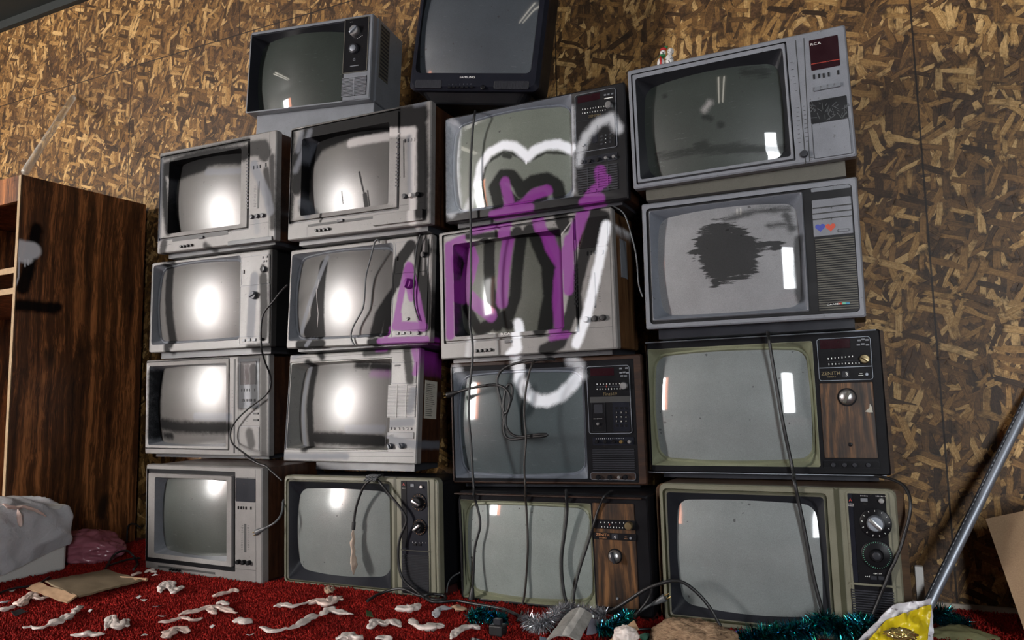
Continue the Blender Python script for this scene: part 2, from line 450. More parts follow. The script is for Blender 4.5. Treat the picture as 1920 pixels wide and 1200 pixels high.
    def end_front(s, smooth_angle=35):
        bm = s.bez; k = len(s.bezm)
        for a, b, w, y in s.seams:
            (ax, az), (bx, bz) = s.p(*a), s.p(*b); az, bz = [min(max(q, .003), s.H - .003) for q in (az, bz)]; ax, bx = [min(max(q, .003), s.W - .003) for q in (ax, bx)]; d = Vector((bx - ax, 0, bz - az)); n = Vector((-d.z, 0, d.x)).normalized() * w / 2
            P = [Vector((ax, y, az)), Vector((bx, y, bz))]
            vs = [bm.verts.new(q) for q in (P[0] + n, P[1] + n, P[1] - n, P[0] - n)]
            bm.faces.new(vs).material_index = k
        if s.seams: s.bezm.append('marking_dark')
        s.obj('bezel', bm, s.bezm, True, smooth_angle)
    # -- control parts
    def plate(s, name, r, mat, th=.003, y=0., rad=.003, frame=None, label=None):
        x0, z0, x1, z1 = s.rect(r, max(y, 0)); bm = bmesh.new(); b = min(.0012, th * .4)
        loft(bm, [[(x, y + .001, z) for x, z in rr(x0, z0, x1, z1, rad, m=1)], [(x, y - th + b, z) for x, z in rr(x0, z0, x1, z1, rad, m=1)], [(x, y - th, z) for x, z in rr(x0 + b, z0 + b, x1 - b, z1 - b, rad, m=1)]], None, False, True)
        ms = [mat]
        if frame:
            w, fm = frame; t2 = th + .0012
            loft(bm, [[(x, y - th + .0005, z) for x, z in rr(x0, z0, x1, z1, rad, m=1)], [(x, y - t2, z) for x, z in rr(x0, z0, x1, z1, rad, m=1)], [(x, y - t2, z) for x, z in rr(x0 + w, z0 + w, x1 - w, z1 - w, max(rad - w, .0005), m=1)], [(x, y - th + .0003, z) for x, z in rr(x0 + w, z0 + w, x1 - w, z1 - w, max(rad - w, .0005), m=1)]], [1, 1, 1]); ms.append(fm)
        o = s.obj(name, bm, ms)
        if label: o['label'] = label
        return o
    def recess(s, name, r, mat, dep=.006, rim='marking_dark', rad=.002, y=0.):
        """a dark shallow well read as an inset: a thin rim and a floor"""
        return s.plate(name, r, mat, .0008, y, rad, (.0012, rim))
    def button(s, name, c, w, h, mat, th=.004, y=0., parent=None):
        x, z = s.p(*c, max(y, 0)); bm = bmesh.new(); w *= s.mpp(); h *= s.mpp()
        box(bm, x - w / 2, y - th, z - h / 2, x + w / 2, y + .001, z + h / 2, bev=min(.0008, w * .15, h * .15, th * .3))
        return s.obj(name, bm, mat, parent=parent)
    def buttons(s, name, cs, w, h, mat, th=.004, y=0.):
        first = None
        for c in cs:
            if first is None: first = s.button(name, (c[0], c[1]), w, h, mat, th, y); c0 = s.p(*c, max(y, 0))
            else:
                o = first.copy(); COL.objects.link(o); q = s.p(*c, max(y, 0)); o.location = (q[0] - c0[0], 0, q[1] - c0[1])
    def knob(s, name, c, r, mat, th=.014, y=0., ring=None, bar=None, ticks=None, cap=None, dome=False):
        x, z = s.p(*c, max(y, 0)); r = r * s.mpp(); bm = bmesh.new(); ms = [mat]
        lathe(bm, x, z, [(r, y + .001), (r, y - th * .55), (r * .93, y - th * .85), (r * .82, y - th), (r * .3, y - th * 1.02)] if not dome else [(r, y + .001)] + [(r * math.cos(a * .157), y - th * .45 - th * .6 * math.sin(a * .157)) for a in range(10)])
        extra = []
        if bar is not None:
            a, bm_ = bar; b2 = bmesh.new(); extra.append(('pointer', b2, bm_)); Mx = Matrix.Translation((x, 0, z)) @ Matrix.Rotation(math.radians(a), 4, 'Y')
            box(b2, -r * .86, y - th * 1.45, -r * .2, r * .86, y - th * .7, r * .2, 0, Mx, r * .06)
        if cap is not None:
            b2 = bmesh.new(); extra.append(('cap', b2, cap)); lathe(b2, x, z, [(r * .62, y - th * .9), (r * .6, y - th * 1.08), (r * .5, y - th * 1.14)], 20)
        o = s.obj(name, bm, ms, True, 40)
        for nm_, b2, m2 in extra: s.obj(nm_, b2, m2, True, 40, o)
        if ring:
            rm, rf = ring; bm = bmesh.new(); lathe(bm, x, z, [(r * rf, y + .001), (r * rf, y - .003), (r * rf * .96, y - .004)], 36)
            k = s.obj('dial_plate', bm, rm, True, 40)
            if ticks:
                n, tm, a0, a1, rt, big = ticks; bm = bmesh.new()
                for i in range(n):
                    a = math.radians(a0 + (a1 - a0) * i / max(1, n - 1)); M_ = Matrix.Translation((x + math.cos(a) * r * rt, 0, z + math.sin(a) * r * rt)) @ Matrix.Rotation(-a, 4, 'Y')
                    box(bm, -r * .1 * big, y - .0046, -r * .035 * big, r * .1 * big, y - .0038, r * .035 * big, 0, M_)
                s.obj('dial_markings', bm, tm, parent=k)
        return o
    def grille(s, r, n, bar='plastic_grey', back='plastic_black', fill=.5, y=0., rad=.003, vert=0, th=.004, name='speaker_grille'):
        x0, z0, x1, z1 = s.rect(r, max(0, y)); bm = bmesh.new()
        loft(bm, [[(x, y + .001, z) for x, z in rr(x0, z0, x1, z1, rad, m=1)], [(x, y - .0008, z) for x, z in rr(x0, z0, x1, z1, rad, m=1)]], [1], False, True)
        p = (z1 - z0) / n
        for i in range(n):
            zc = z0 + p * (i + .5); box(bm, x0 + .001, y - th, zc - p * fill / 2, x1 - .001, y - .0003, zc + p * fill / 2, 0)
        for i in range(vert):
            xc = x0 + (x1 - x0) * (i + 1) / (vert + 1); box(bm, xc - .0018, y - th * 1.05, z0, xc + .0018, y - .0003, z1, 0)
        return s.obj(name, bm, [bar, back])
    def slot(s, name, r, mat='marking_dark', y=0., th=.0012):
        return s.plate(name, r, mat, th, y, .0008)
    def ticks(s, a, b, n, ln, w=.0011, mat='marking_dark', y=-.0004, name='scale_markings', vert=True):
        """a row of short printed marks between two crop points"""
        bm = bmesh.new(); k = s.mpp(); jit = random.Random(n * 31 + int(a[0]))
        (ax, az), (bx, bz) = s.p(*a), s.p(*b)
        for i in range(n):
            t = i / max(1, n - 1); x, z = ax + (bx - ax) * t, az + (bz - az) * t; l = ln * k * jit.choice((1, .7, .85, .6))
            if vert: box(bm, x - l / 2, y - .0003, z - w / 2, x + l / 2, y + .0004, z + w / 2)
            else: box(bm, x - w / 2, y - .0003, z - l / 2, x + w / 2, y + .0004, z + l / 2)
        return s.obj(name, bm, mat)
    def text(s, tx, c, h, mat='marking_white', y=-.0012, italic=0., fw=1.0, name='lettering', align='CENTER'):
        x, z = s.p(*c); bm = bmesh.new(); text_mesh(bm, tx, x, z - h * s.mpp() / 2, h * s.mpp(), y, 0, italic, fw, align)
        return s.obj(name, bm, mat)
EXPOSURE = 0.24
# ------------------------------------------------------------------ the stacked sets
def rca(t, frame, opening, mats, inset, dep, screen, band=.006, ring=0, mask=2, **kw):
    """flat plate, a dark groove, a raised inner frame, then the funnel"""
    t.front([(frame, 0, .004, 0, 0), (('in', .0015, .0015), .007, .003, 0, 1), (('in', band, band), .007, .003, 0, 1), (('in', .0015, .0015), -.003, .003, 0, ring)],
            mats, opening, inset, dep, screen=screen, open_y=-.001, open_m=ring, mask_m=mask, **kw)

# first column ---------------------------------------------------------------
t = TV('C1', (-1.639, -.047, 1.282, .657, .436, -.5, 1.1, 1.1), (260, 180, .25), 'pale grey television with black sprayed screen top, topmost of the leftmost stack', gap=.018, paint=1)
t.set_paint([('k', 20, .96, [(62, [(240, 580), (420, 510), (600, 470), (790, 430)]), (38, [(240, 600), (225, 1010)]), (40, [(300, 600), (520, 540)])]),
             ('d', 16, .85, [(60, [(850, 395), (930, 385), (945, 430)]), (26, [(175, 470), (168, 760), (150, 1070)]), (22, [(200, 462), (500, 400), (820, 330)]), (26, [(1000, 460), (1005, 980)]), (30, [(955, 560), (985, 800)]), (35, [(190, 1100), (180, 1160)]), (26, [(500, 1120), (530, 1150)])]),
             ('g', 14, .85, [(24, [(545, 582), (765, 568)]), (36, [(865, 520), (900, 600), (960, 740), (985, 860)])]),
             ('g', 18, .5, [(28, [(170, 480), (150, 1080)]), (26, [(880, 930), (890, 1010)])])], (228, 495, 762, 962), .04)
rca(t, (165, 455, 825, 1000), (232, 495, 762, 962), ['plastic_pale', 'plastic_black', 'mask_dark'], .008, .036, 'screen_matt')
t.seam((845, 495), (975, 480)); t.seam((825, 968), (975, 945)); t.seam((985, 250), (975, 1060)); t.seam((160, 1130), (250, 1110))
t.end_front(); t.cabinet()
t.buttons('channel_button', [(818, 440 + 25 * i) for i in range(17)], 26, 11, 'plastic_dark', .003)
t.buttons('switch', [(862, 537), (888, 533), (912, 528), (955, 516)], 9, 24, 'plastic_black', .003)
t.slot('volume_slider', (893, 640, 903, 842)); t.ticks((875, 670), (872, 830), 15, 24)
for c in ((855, 908), (897, 902), (937, 897)): t.knob('control_knob', c, 16, 'plastic_dark', .012)
t.slot('door_gap', (255, 1062, 670, 1040)); t.button('door_latch', (475, 1062), 48, 20, 'plastic_dark', .008)
for c in ((325, 1130), (350, 1127), (376, 1124), (402, 1120)): t.knob('small_knob', c, 10, 'plastic_black', .01)
t.slot('lower_flap', (675, 1092, 1005, 1085), 'plastic_dark', th=.006)  # dark plastic paints in the shade on the overhang's underside

t = TV('C2', (-1.743, .017, .870, .668, .393, 1.4, .2, .2), (260, 440, .2), 'pale television with rounded bezel, second from the top in the leftmost stack', gap=.025, paint=1)
t.set_paint([('k', 22, .95, [(66, [(302, 330), (284, 1010)]), (44, [(285, 232), (320, 240)]), (40, [(262, 1050), (268, 1085)])]),
             ('d', 16, .85, [(46, [(1172, 400), (1180, 700), (1175, 950)]), (30, [(1245, 160), (1240, 1050)]), (24, [(1168, 300), (1170, 380)]), (36, [(1030, 1065), (1220, 1055)])]),
             ('g', 14, .85, [(46, [(1090, 395), (1070, 600), (1050, 930)])])], (140, 290, 942, 985), .03)
t.front([((125, 275, 1238, 1040), 0, .006, 0, 0)], ['plastic_pale', 'plastic_grey'], (140, 290, 944, 985), .020, .026, screen='screen_matt', lip=(.010, .006, 1), open_r=.014)  # funnel in grey: the shade on the pale plastic, put into its colour
t.seam((955, 150), (945, 1015)); t.seam((1240, 140), (1232, 1040)); t.end_front(); t.cabinet('plastic_black')
t.plate('upper_panel', (970, 212, 1232, 455), 'plastic_pale', .002, 0, .004, (.0012, 'plastic_grey')); t.plate('lower_panel', (957, 490, 1230, 945), 'plastic_pale', .002, 0, .004, (.0012, 'plastic_grey'))
t.plate('button_strip', (950, 968, 1228, 1015), 'plastic_pale', .002, 0, .004, (.001, 'plastic_grey'))
t.knob('tuning_knob', (1182, 326), 28, 'plastic_dark', .014, -.002); t.knob('channel_knob', (1093, 570), 36, 'plastic_dark', .016, -.002, None, (-25, 'plastic_grey'))
t.buttons('small_button', [(1170, 215), (1205, 208), (1177, 252), (1200, 249)], 18, 18, 'plastic_dark', .002, -.002); t.button('switch', (990, 350), 14, 36, 'plastic_dark', .004, -.002)
t.buttons('push_button', [(990, 992), (1040, 988), (1090, 986)], 38, 24, 'plastic_grey', .004, -.002); t.knob('small_knob', (1165, 982), 15, 'plastic_black', .01, -.002)

t = TV('C3', (-1.868, .109, .433, .727, .412, -.7, 1.3, .2), (260, 640, .2), 'pale television with black band across its screen, second lowest of the leftmost stack', gap=.020, paint=1)
t.set_paint([('k', 30, .95, [(60, [(205, 770), (420, 800), (620, 805), (840, 810)]), (44, [(200, 300), (195, 880)]), (36, [(250, 880), (330, 885)])]),
             ('g', 18, .85, [(36, [(590, 700), (700, 705), (850, 712)])]),
             ('d', 18, .7, [(48, [(1040, 860), (1060, 960)]), (42, [(960, 170), (1120, 160)]), (40, [(1170, 120), (1175, 1060)]), (46, [(960, 250), (960, 600)]), (46, [(1080, 250), (1090, 600)])])], (100, 235, 818, 985), .045)
rca(t, (75, 192, 850, 1022), (102, 235, 818, 988), ['plastic_pale', 'plastic_black', 'plastic_grey'], .012, .042, 'screen_matt', .002)
t.seam((938, 140), (935, 1065)); t.seam((1135, 110), (1140, 1075)); t.seam((935, 628), (1135, 630)); t.seam((935, 790), (1138, 792)); t.end_front(); t.cabinet(grow=-.002)
t.slot('slider_track', (893, 165, 903, 1050)); t.ticks((878, 460), (880, 620), 6, 18)
t.plate('tuner_panel', (942, 165, 1130, 625), 'plastic_grey', .002); t.plate('tuner_window', (958, 190, 1105, 405), 'glass_dark_red', .001, -.002, .002, (.001, 'plastic_grey'))
t.buttons('switch', [(970 + 24 * i, 457) for i in range(4)] + [(1092, 456)], 8, 26, 'plastic_black', .002, -.002)
t.buttons('push_button', [(985 + 34 * i, 552) for i in range(4)], 26, 22, 'plastic_dark', .004, -.002)
t.buttons('slide_switch', [(1100, 677), (1100, 738)], 62, 16, 'plastic_black', .004); t.ticks((1015, 660), (1015, 775), 6, 30)
t.plate('lower_panel', (945, 800, 1130, 1030), 'plastic_pale', .002, 0, .002, (.001, 'plastic_grey'))

t = TV('C4', (-1.578, -.104, .0, .633, .411, -2.2, 1.3, -.1), (260, 850, .2166), 'pale television with specked dark screen, on the carpet under the leftmost stack', gap=0)
rca(t, (68, 132, 836, 1026), (142, 205, 762, 936), ['plastic_pale', 'plastic_black', 'plastic_grey'], .012, .030, 'screen_speck', .014)
t.seam((838, 1000), (1013, 1013)); t.seam((1013, 140), (1016, 1140)); t.seam((838, 208), (1013, 212)); t.end_front(); t.cabinet()
t.plate('tuner_window', (840, 212, 1010, 425), 'plastic_navy', .0016)
t.buttons('switch', [(865, 470), (887, 471), (909, 472), (931, 473), (973, 474)], 12, 26, 'plastic_black', .003)
t.slot('volume_slider', (914, 610, 930, 858)); t.ticks((898, 625), (893, 830), 15, 22); t.ticks((947, 625), (952, 830), 15, 22)
for c in ((872, 938), (918, 941), (962, 945)): t.knob('control_knob', c, 20, 'plastic_black', .014)
for c in ((285, 1003), (310, 1006), (335, 1009), (360, 1012)): t.knob('small_knob', c, 10, 'plastic_black', .01)
t.slot('door_gap', (170, 985, 660, 1030), th=.001)

# second column --------------------------------------------------------------
t = TV('D1', (-.930, -.042, 1.263, .643, .445, -.2, -.4, .9), (520, 180, .2334), 'large pale television with black sprayed arc, topmost of the second stack from left', gap=.018, paint=1)
t.set_paint([('k', 24, .96, [(66, [(215, 760), (240, 560), (340, 400), (560, 310), (900, 215)]), (62, [(150, 520), (300, 330), (700, 215), (1150, 110)]), (48, [(1150, 110), (1165, 400), (1155, 950)]), (84, [(985, 165), (1080, 155), (1140, 165)]), (60, [(1150, 250), (1165, 600), (1160, 940)]), (40, [(920, 240), (1120, 205)]), (26, [(130, 300), (120, 800), (108, 1010)]), (34, [(200, 900), (245, 930)]), (40, [(1010, 150), (1150, 140)])]),
             ('k', 5, .9, [(8, [(688, 625), (685, 890)]), (20, [(722, 800), (726, 885)]), (7, [(745, 770), (748, 880)]), (12, [(352, 945), (346, 1005)]), (5, [(1015, 360), (1018, 650)]), (5, [(545, 780), (548, 870)])]),
             ('l', 16, .85, [(36, [(610, 388), (880, 325), (1090, 285)]), (30, [(1092, 290), (1088, 1020)])]),
             ('g', 18, .75, [(26, [(265, 285), (150, 600)]), (26, [(250, 330), (225, 460)]), (30, [(190, 850), (240, 965)]), (18, [(1060, 330), (1065, 780)]), (26, [(1110, 60), (1180, 50)])])], (200, 345, 893, 868), .04)
rca(t, (115, 275, 978, 912), (202, 345, 893, 868), ['plastic_pale', 'plastic_black', 'mask_dark'], .008, .04, 'screen_matt')
t.seam((985, 880), (1180, 855)); t.seam((1188, 60), (1186, 1000)); t.seam((240, 1050), (240, 1130)); t.end_front(); t.cabinet('wood_walnut')
t.buttons('channel_button', [(972, 305), (971, 340), (970, 375), (969, 410)] + [(968 - .6 * i, 465 + 28.5 * i) for i in range(10)], 30, 12, 'plastic_dark', .003)
t.buttons('switch', [(1027, 362), (1050, 358), (1076, 353), (1100, 350)], 10, 26, 'plastic_black', .003)
t.slot('volume_slider', (1098, 480, 1106, 720), 'plastic_dark')
for c in ((1030, 808), (1080, 802), (1138, 795)): t.knob('control_knob', c, 19, 'plastic_dark', .014)
t.slot('door_gap', (245, 1034, 775, 985)); t.button('door_latch', (512, 1003), 55, 22, 'plastic_dark', .008)
for c in ((320, 1082), (352, 1080), (385, 1075), (418, 1070)): t.knob('small_knob', c, 12, 'plastic_black', .011)
t.plate('lower_flap', (782, 962, 1180, 1000), 'plastic_pale', .012); t.ticks((655, 1038), (750, 1026), 5, 6)

t = TV('D2', (-.992, .028, .855, .665, .389, -1.4, -1.9, .8), (520, 430, .2), 'television with a purple letter A sprayed on its control panel and a kinked cord', gap=.015, paint=1)
t.set_paint([('k', 14, .95, [(56, [(470, 345), (455, 600), (435, 985)]), (76, [(425, 620), (370, 960)]), (70, [(390, 850), (300, 965)]), (56, [(1075, 560), (985, 800), (930, 980)]), (44, [(1060, 720), (1015, 980)]), (60, [(1250, 160), (1150, 300), (1110, 500)]), (60, [(1330, 180), (1390, 600), (1390, 900)]), (60, [(1240, 380), (1300, 560)]), (40, [(200, 1080), (420, 1070)]), (36, [(870, 1060), (930, 1050)]), (50, [(1350, 60), (1400, 200)])]),
             ('p', 12, .95, [(34, [(1228, 340), (1165, 600), (1110, 900)]), (40, [(1240, 350), (1310, 640), (1360, 900)]), (42, [(1110, 905), (1370, 915)]), (36, [(1215, 440), (1240, 540), (1260, 640)]), (30, [(960, 1048), (1400, 1030)]), (24, [(1150, 800), (1150, 900)]), (24, [(1060, 930), (1020, 1030)])]),
             ('g', 10, .9, [(28, [(495, 275), (400, 560), (225, 960)]), (22, [(310, 1030), (270, 1090)])]),
             ('l', 3, .7, [(3, [(410, 570), (425, 800), (405, 920)]), (3, [(335, 730), (336, 820)]), (3, [(430, 480), (420, 560)])]),
             ('l', 12, .35, [(10, [(1375, 60), (1370, 420)])])], (140, 240, 1060, 1000), .03)
t.front([((142, 218, 1436, 1045), 0, .006, 0, 0)], ['plastic_pale', 'plastic_grey'], (140, 235, 1062, 1000), .020, .026, screen='screen_matt', lip=(.010, .006, 1), open_r=.014)
t.seam((1095, 120), (1070, 1010)); t.seam((1425, 60), (1405, 1040)); t.end_front(); t.cabinet('plastic_black')
t.plate('upper_panel', (1112, 125, 1412, 388), 'plastic_pale', .002, 0, .004, (.0012, 'plastic_grey')); t.plate('lower_panel', (1092, 422, 1402, 935), 'plastic_pale', .002, 0, .004, (.0012, 'plastic_grey'))
t.plate('button_strip', (1078, 955, 1395, 1000), 'plastic_pale', .002, 0, .004, (.001, 'plastic_grey'))
t.knob('channel_knob', (1240, 512), 46, 'plastic_dark', .018, -.002, None, (-70, 'plastic_grey')); t.knob('tuning_knob', (1382, 242), 26, 'plastic_dark', .014, -.002)
t.button('switch', (1130, 275), 12, 38, 'plastic_black', .004, -.002); t.knob('small_knob', (1230, 840), 14, 'plastic_black', .006, -.002)
t.buttons('push_button', [(1130, 978), (1185, 976), (1240, 972)], 36, 24, 'plastic_dark', .004, -.002); t.knob('small_knob', (1330, 972), 18, 'plastic_black', .01, -.002)

t = TV('D3', (-1.059, .093, .417, .633, .421, -1.7, -4.1, 0), (520, 630, .2167), 'television with white striped speaker grille and a paper label on its wooden side', gap=.033, paint=1)
t.foot_x = .14
t.set_paint([('k', 22, .95, [(48, [(335, 255), (308, 600), (310, 960)]), (55, [(340, 880), (620, 890), (910, 910)]), (36, [(840, 262), (950, 262)]), (30, [(720, 255), (800, 258)]), (34, [(340, 120), (390, 180)])]),
             ('d', 16, .85, [(40, [(1120, 110), (1150, 380)]), (30, [(760, 150), (960, 130)])]),
             ('g', 16, .85, [(26, [(285, 280), (235, 600), (238, 940)]), (36, [(650, 805), (920, 805)]), (34, [(1180, 480), (1150, 640)]), (34, [(1160, 742), (960, 762)]), (34, [(950, 900), (1190, 940)]), (22, [(85, 400), (60, 960)]), (20, [(270, 110), (210, 200)]), (26, [(60, 1040), (600, 1040)])]),
             ('p', 14, .9, [(26, [(1225, 110), (1195, 320)]), (26, [(1180, 120), (1200, 200)]), (18, [(860, 120), (940, 115)])]),
             ('p', 26, .45, [(30, [(850, 330), (930, 320)])])], (120, 235, 920, 995), .05)
t.front([((112, 228, 965, 1000), 0, .004, 0, 0), (('in', .002, .002), .004, .004, 0, 1)], ['plastic_pale', 'mask_grey'], ('in', .003, .003), (.022, .014), .046, screen='screen_matt', open_y=.004, open_m=1)
t.seam((112, 195), (1240, 130)); t.seam((50, 1010), (1180, 1008)); t.seam((45, 1040), (1180, 1045)); t.seam((980, 190), (930, 1000)); t.end_front(); t.cabinet('wood_walnut')
t.plate('tuner_window', (992, 232, 1200, 410), 'plastic_pale', .001, 0, .002, (.002, 'plastic_dark')); t.ticks((1140, 255), (1130, 390), 7, 60, .002); t.slot('indicator', (1018, 250, 1068, 262), th=.003)
t.grille((962, 425, 1195, 705), 24, 'plastic_pale', 'plastic_dark', .55, 0, .002, 2)
t.buttons('switch', [(985, 800), (1015, 802), (1055, 802), (1090, 803), (1125, 803), (1160, 803)], 14, 22, 'plastic_black', .003)
t.plate('recessed_tray', (950, 832, 1182, 890), 'plastic_dark', .001, 0, .002, (.0012, 'marking_dark')); t.text('CH', (993, 860), 18, 'marking_dark', -.002)
for c in ((985, 955), (1082, 950)): t.knob('control_knob', c, 24, 'plastic_dark', .014, 0, None, (60, 'plastic_grey'))
bm = bmesh.new()      # paper label glued to the right-hand side
box(bm, t.W - .0035, .045, .165, t.W - .002, .125, .305); o = t.obj('service_label', bm, 'paper'); o['label'] = 'yellowed paper label with fine print'
bm = bmesh.new(); rr_ = random.Random(4)
for i in range(17): box(bm, t.W - .0021, .052, .175 + i * .0072, t.W - .0016, .052 + .06 * rr_.uniform(.6, 1), .175 + i * .0072 + .002)
t.obj('fine_print', bm, 'marking_dark', parent=o)

t = TV('D4', (-.896, -.074, 0, .654, .382, .1, .5, -.4), (520, 860, .225), 'olive framed television with two dials and a tied balloon hanging over its screen', gap=0)
t.front([((72, 168, 962, 1104), 0, .012, 0, 0), (('in', .002, .002), .006, .010, 0, 2), (('in', .003, .003), .006, .010, 0, 2), (('in', .002, .002), -.001, .008, 0, 0)], ['plastic_olive', 'mask_dark', 'plastic_olive_dark'], (92, 188, 944, 1086), (.026, .032), .026, screen='screen_haze', open_y=.002, outer_r=.018, rad=.035)
t.end_front(); t.cabinet('plastic_black', .014, top_r=.015)
t.slot('groove', (968, 155, 1003, 1140), 'plastic_olive_dark'); t.slot('edge_groove', (1303, 170, 1330, 1160), 'plastic_olive_dark')
t.plate('control_panel', (1025, 172, 1280, 1150), 'plastic_navy', .002, 0, .006, (.004, 'plastic_olive'))
t.plate('panel_strip', (1034, 186, 1088, 742), 'plastic_black', .0015, -.002); t.text('A', (1058, 212), 22, 'marking_red', -.004); t.ticks((1045, 245), (1068, 246), 4, 8, mat='marking_white', y=-.0038, vert=False)
t.button('push_button', (1130, 222), 34, 24, 'plastic_grey', .003, -.002); t.knob('small_knob', (1208, 234), 14, 'metal_chrome', .008, -.002)
t.knob('channel_knob', (1183, 362), 44, 'plastic_black', .018, -.002, ('plastic_black', 1.6), (25, 'metal_chrome'), (13, 'marking_gold', 100, 440, 1.38, 1.0))
t.knob('tuning_knob', (1190, 568), 42, 'plastic_black', .018, -.002, ('plastic_black', 1.55), (-35, 'metal_chrome'), (20, 'marking_gold', 100, 440, 1.34, .8))
t.buttons('slide_switch', [(1150, 714), (1190, 716)], 30, 18, 'plastic_black', .003, -.002); t.ticks((1130, 695), (1240, 700), 5, 10, mat='marking_white', y=-.0024, vert=False)
t.plate('divider', (1036, 754, 1276, 778), 'plastic_taupe', .006, -.002)
t.grille((1042, 790, 1274, 1130), 24, 'plastic_dark', 'plastic_black', .42, -.002)

# third column ---------------------------------------------------------------
t = TV('E1', (-.236, -.028, 1.251, .655, .375, -.5, -.4, .1), (810, 140, .2417), 'black television with white sprayed heart outline, topmost of the third stack from left', gap=.017, paint=1)
t.set_paint([('k', 14, .93, [(50, [(500, 1010), (505, 890), (570, 800), (640, 800), (690, 860), (710, 920)]), (50, [(715, 900), (800, 840), (900, 815), (970, 860), (985, 930)]), (45, [(560, 900), (640, 1000), (860, 960)])]),
             ('k', 10, .8, [(12, [(400, 860), (450, 700), (600, 612), (700, 650), (755, 690)]), (10, [(785, 680), (900, 615), (1060, 615)]), (22, [(590, 640), (630, 650)])]),
             ('p', 12, .95, [(42, [(590, 1040), (590, 850)]), (40, [(690, 1000), (800, 935), (900, 900)]), (40, [(590, 1040), (700, 1000)]), (34, [(470, 1085), (760, 1030)]), (44, [(1305, 750), (1320, 840)]), (40, [(1350, 820), (1230, 930), (1190, 1000)]), (40, [(1180, 990), (1300, 960)])]),
             ('w', 16, .97, [(36, [(365, 860), (400, 720), (470, 620), (580, 565), (670, 575), (740, 630), (768, 655)]), (36, [(768, 655), (810, 605), (900, 560), (990, 545), (1080, 570)])]),
             ('w', 26, .5, [(30, [(230, 1030), (330, 950), (370, 850)]), (40, [(150, 385), (150, 1070)]), (34, [(1150, 590), (1200, 480), (1300, 370), (1390, 335), (1445, 420)]), (20, [(1080, 260), (1085, 900)]), (26, [(1150, 560), (1140, 690)])]),
             ('w', 4, .95, [(6, [(755, 670), (755, 705)])])], (200, 260, 1055, 960), .03)
t.front([((108, 352, 1100, 948), 0, .004, 0, 0)], ['plastic_black', 'mask_silver', 'mask_silver'], ('in', .001, .001), .022, .030, screen='screen_green', lip=(.008, .005, 2), open_m=1, open_y=.001)
t.end_front(); t.cabinet('wood_walnut', 0.002)
t.plate('control_panel', (1110, 165, 1440, 560), 'plastic_black', .002, 0, .008, (.0013, 'metal_steel')); t.plate('display', (1130, 174, 1305, 192), 'glass_dark_red', .001, -.002, .001)
t.ticks((1170, 272), (1335, 248), 9, 10, .002, 'marking_white', -.0024, vert=False); t.ticks((1170, 302), (1345, 276), 10, 10, .002, 'marking_white', -.0024, vert=False)
t.knob('tuning_knob', (1376, 241), 25, 'metal_chrome', .014, -.002); t.text('ZENITH', (1262, 320), 19, 'metal_gold', -.0026)
t.buttons('push_button', [(1345, 160), (1372, 155), (1400, 150)], 16, 12, 'plastic_grey', .002, -.002); t.slot('label_bar', (1338, 186, 1405, 180), 'marking_white', -.002, .0006)
t.plate('door', (1120, 372, 1424, 555), 'plastic_black', .002, -.002, .003, (.0008, 'plastic_dark')); t.plate('small_flap', (1240, 400, 1288, 530), 'plastic_navy', .0015, -.004)
t.buttons('key', [(1320 + 33 * c, 482 - 8 * c + 30 * r) for r in range(3) for c in range(3)], 16, 14, 'plastic_dark', .002, -.004); t.ticks((1350, 472), (1352, 532), 3, 5, .002, 'marking_white', -.0064)
t.knob('small_knob', (1180, 551), 12, 'plastic_dark', .006, -.004)
t.plate('control_strip', (1126, 652, 1440, 660), 'plastic_navy', .0015, 0, .002, (.001, 'plastic_dark'))
for c in ((1168, 680), (1228, 672), (1290, 662)): t.knob('control_knob', c, 14, 'plastic_black', .01, -.001)
for c in ((1356, 652), (1416, 642)): t.knob('bright_knob', c, 13, 'metal_chrome', .012, -.001)
t.grille((1130, 732, 1448, 890), 11, 'plastic_dark', 'plastic_black', .5, 0, .004, 3); t.knob('small_knob', (1178, 910), 12, 'plastic_black', .008); t.buttons('push_button', [(1255, 905), (1312, 892)], 42, 20, 'plastic_dark', .005)

t = TV('E2', (-.292, .027, .784, .650, .449, -2.2, .1, -.6), (810, 370, .2666), 'brown sided television covered in purple and black graffiti in the third stack', gap=.014, paint=1)
t.set_paint([('k', 12, .93, [(50, [(410, 340), (430, 650), (470, 900)]), (46, [(600, 250), (610, 700), (560, 830), (350, 930)]), (44, [(250, 780), (330, 930)]), (55, [(690, 240), (830, 480), (845, 700), (795, 930)]), (45, [(1150, 110), (1070, 400), (1020, 600), (985, 800), (900, 1020), (790, 1075)]), (60, [(1195, 150), (1130, 330)]), (24, [(290, 292), (900, 235)]), (34, [(1010, 600), (1030, 820)]), (40, [(210, 450), (220, 520)]), (34, [(470, 870), (560, 900)]), (50, [(880, 60), (930, 200)])]),
             ('p', 12, .96, [(36, [(122, 340), (130, 970)]), (66, [(245, 370), (285, 450), (262, 560), (215, 690)]), (52, [(225, 650), (330, 755), (430, 830)]), (48, [(515, 170), (515, 740)]), (46, [(745, 160), (840, 350), (915, 470)]), (48, [(1060, 110), (985, 320), (915, 520), (900, 700), (868, 950)]), (40, [(965, 300), (960, 650)]), (30, [(300, 235), (500, 185)]), (24, [(840, 985), (950, 965)]), (24, [(120, 330), (260, 300)])]),
             ('l', 4, .6, [(4, [(920, 310), (975, 180)]), (5, [(935, 560), (930, 900)])]),
             ('w', 14, .92, [(34, [(1225, 200), (1170, 480), (1090, 830), (1015, 1030)]), (36, [(620, 890), (600, 1060), (545, 1110)])]),
             ('w', 20, .4, [(30, [(270, 1010), (260, 1110)])])], (160, 330, 935, 930), .04)
rca(t, (70, 268, 1040, 962), (148, 332, 932, 922), ['plastic_pale', 'plastic_black', 'mask_dark'], .010, .038, 'screen_e2')
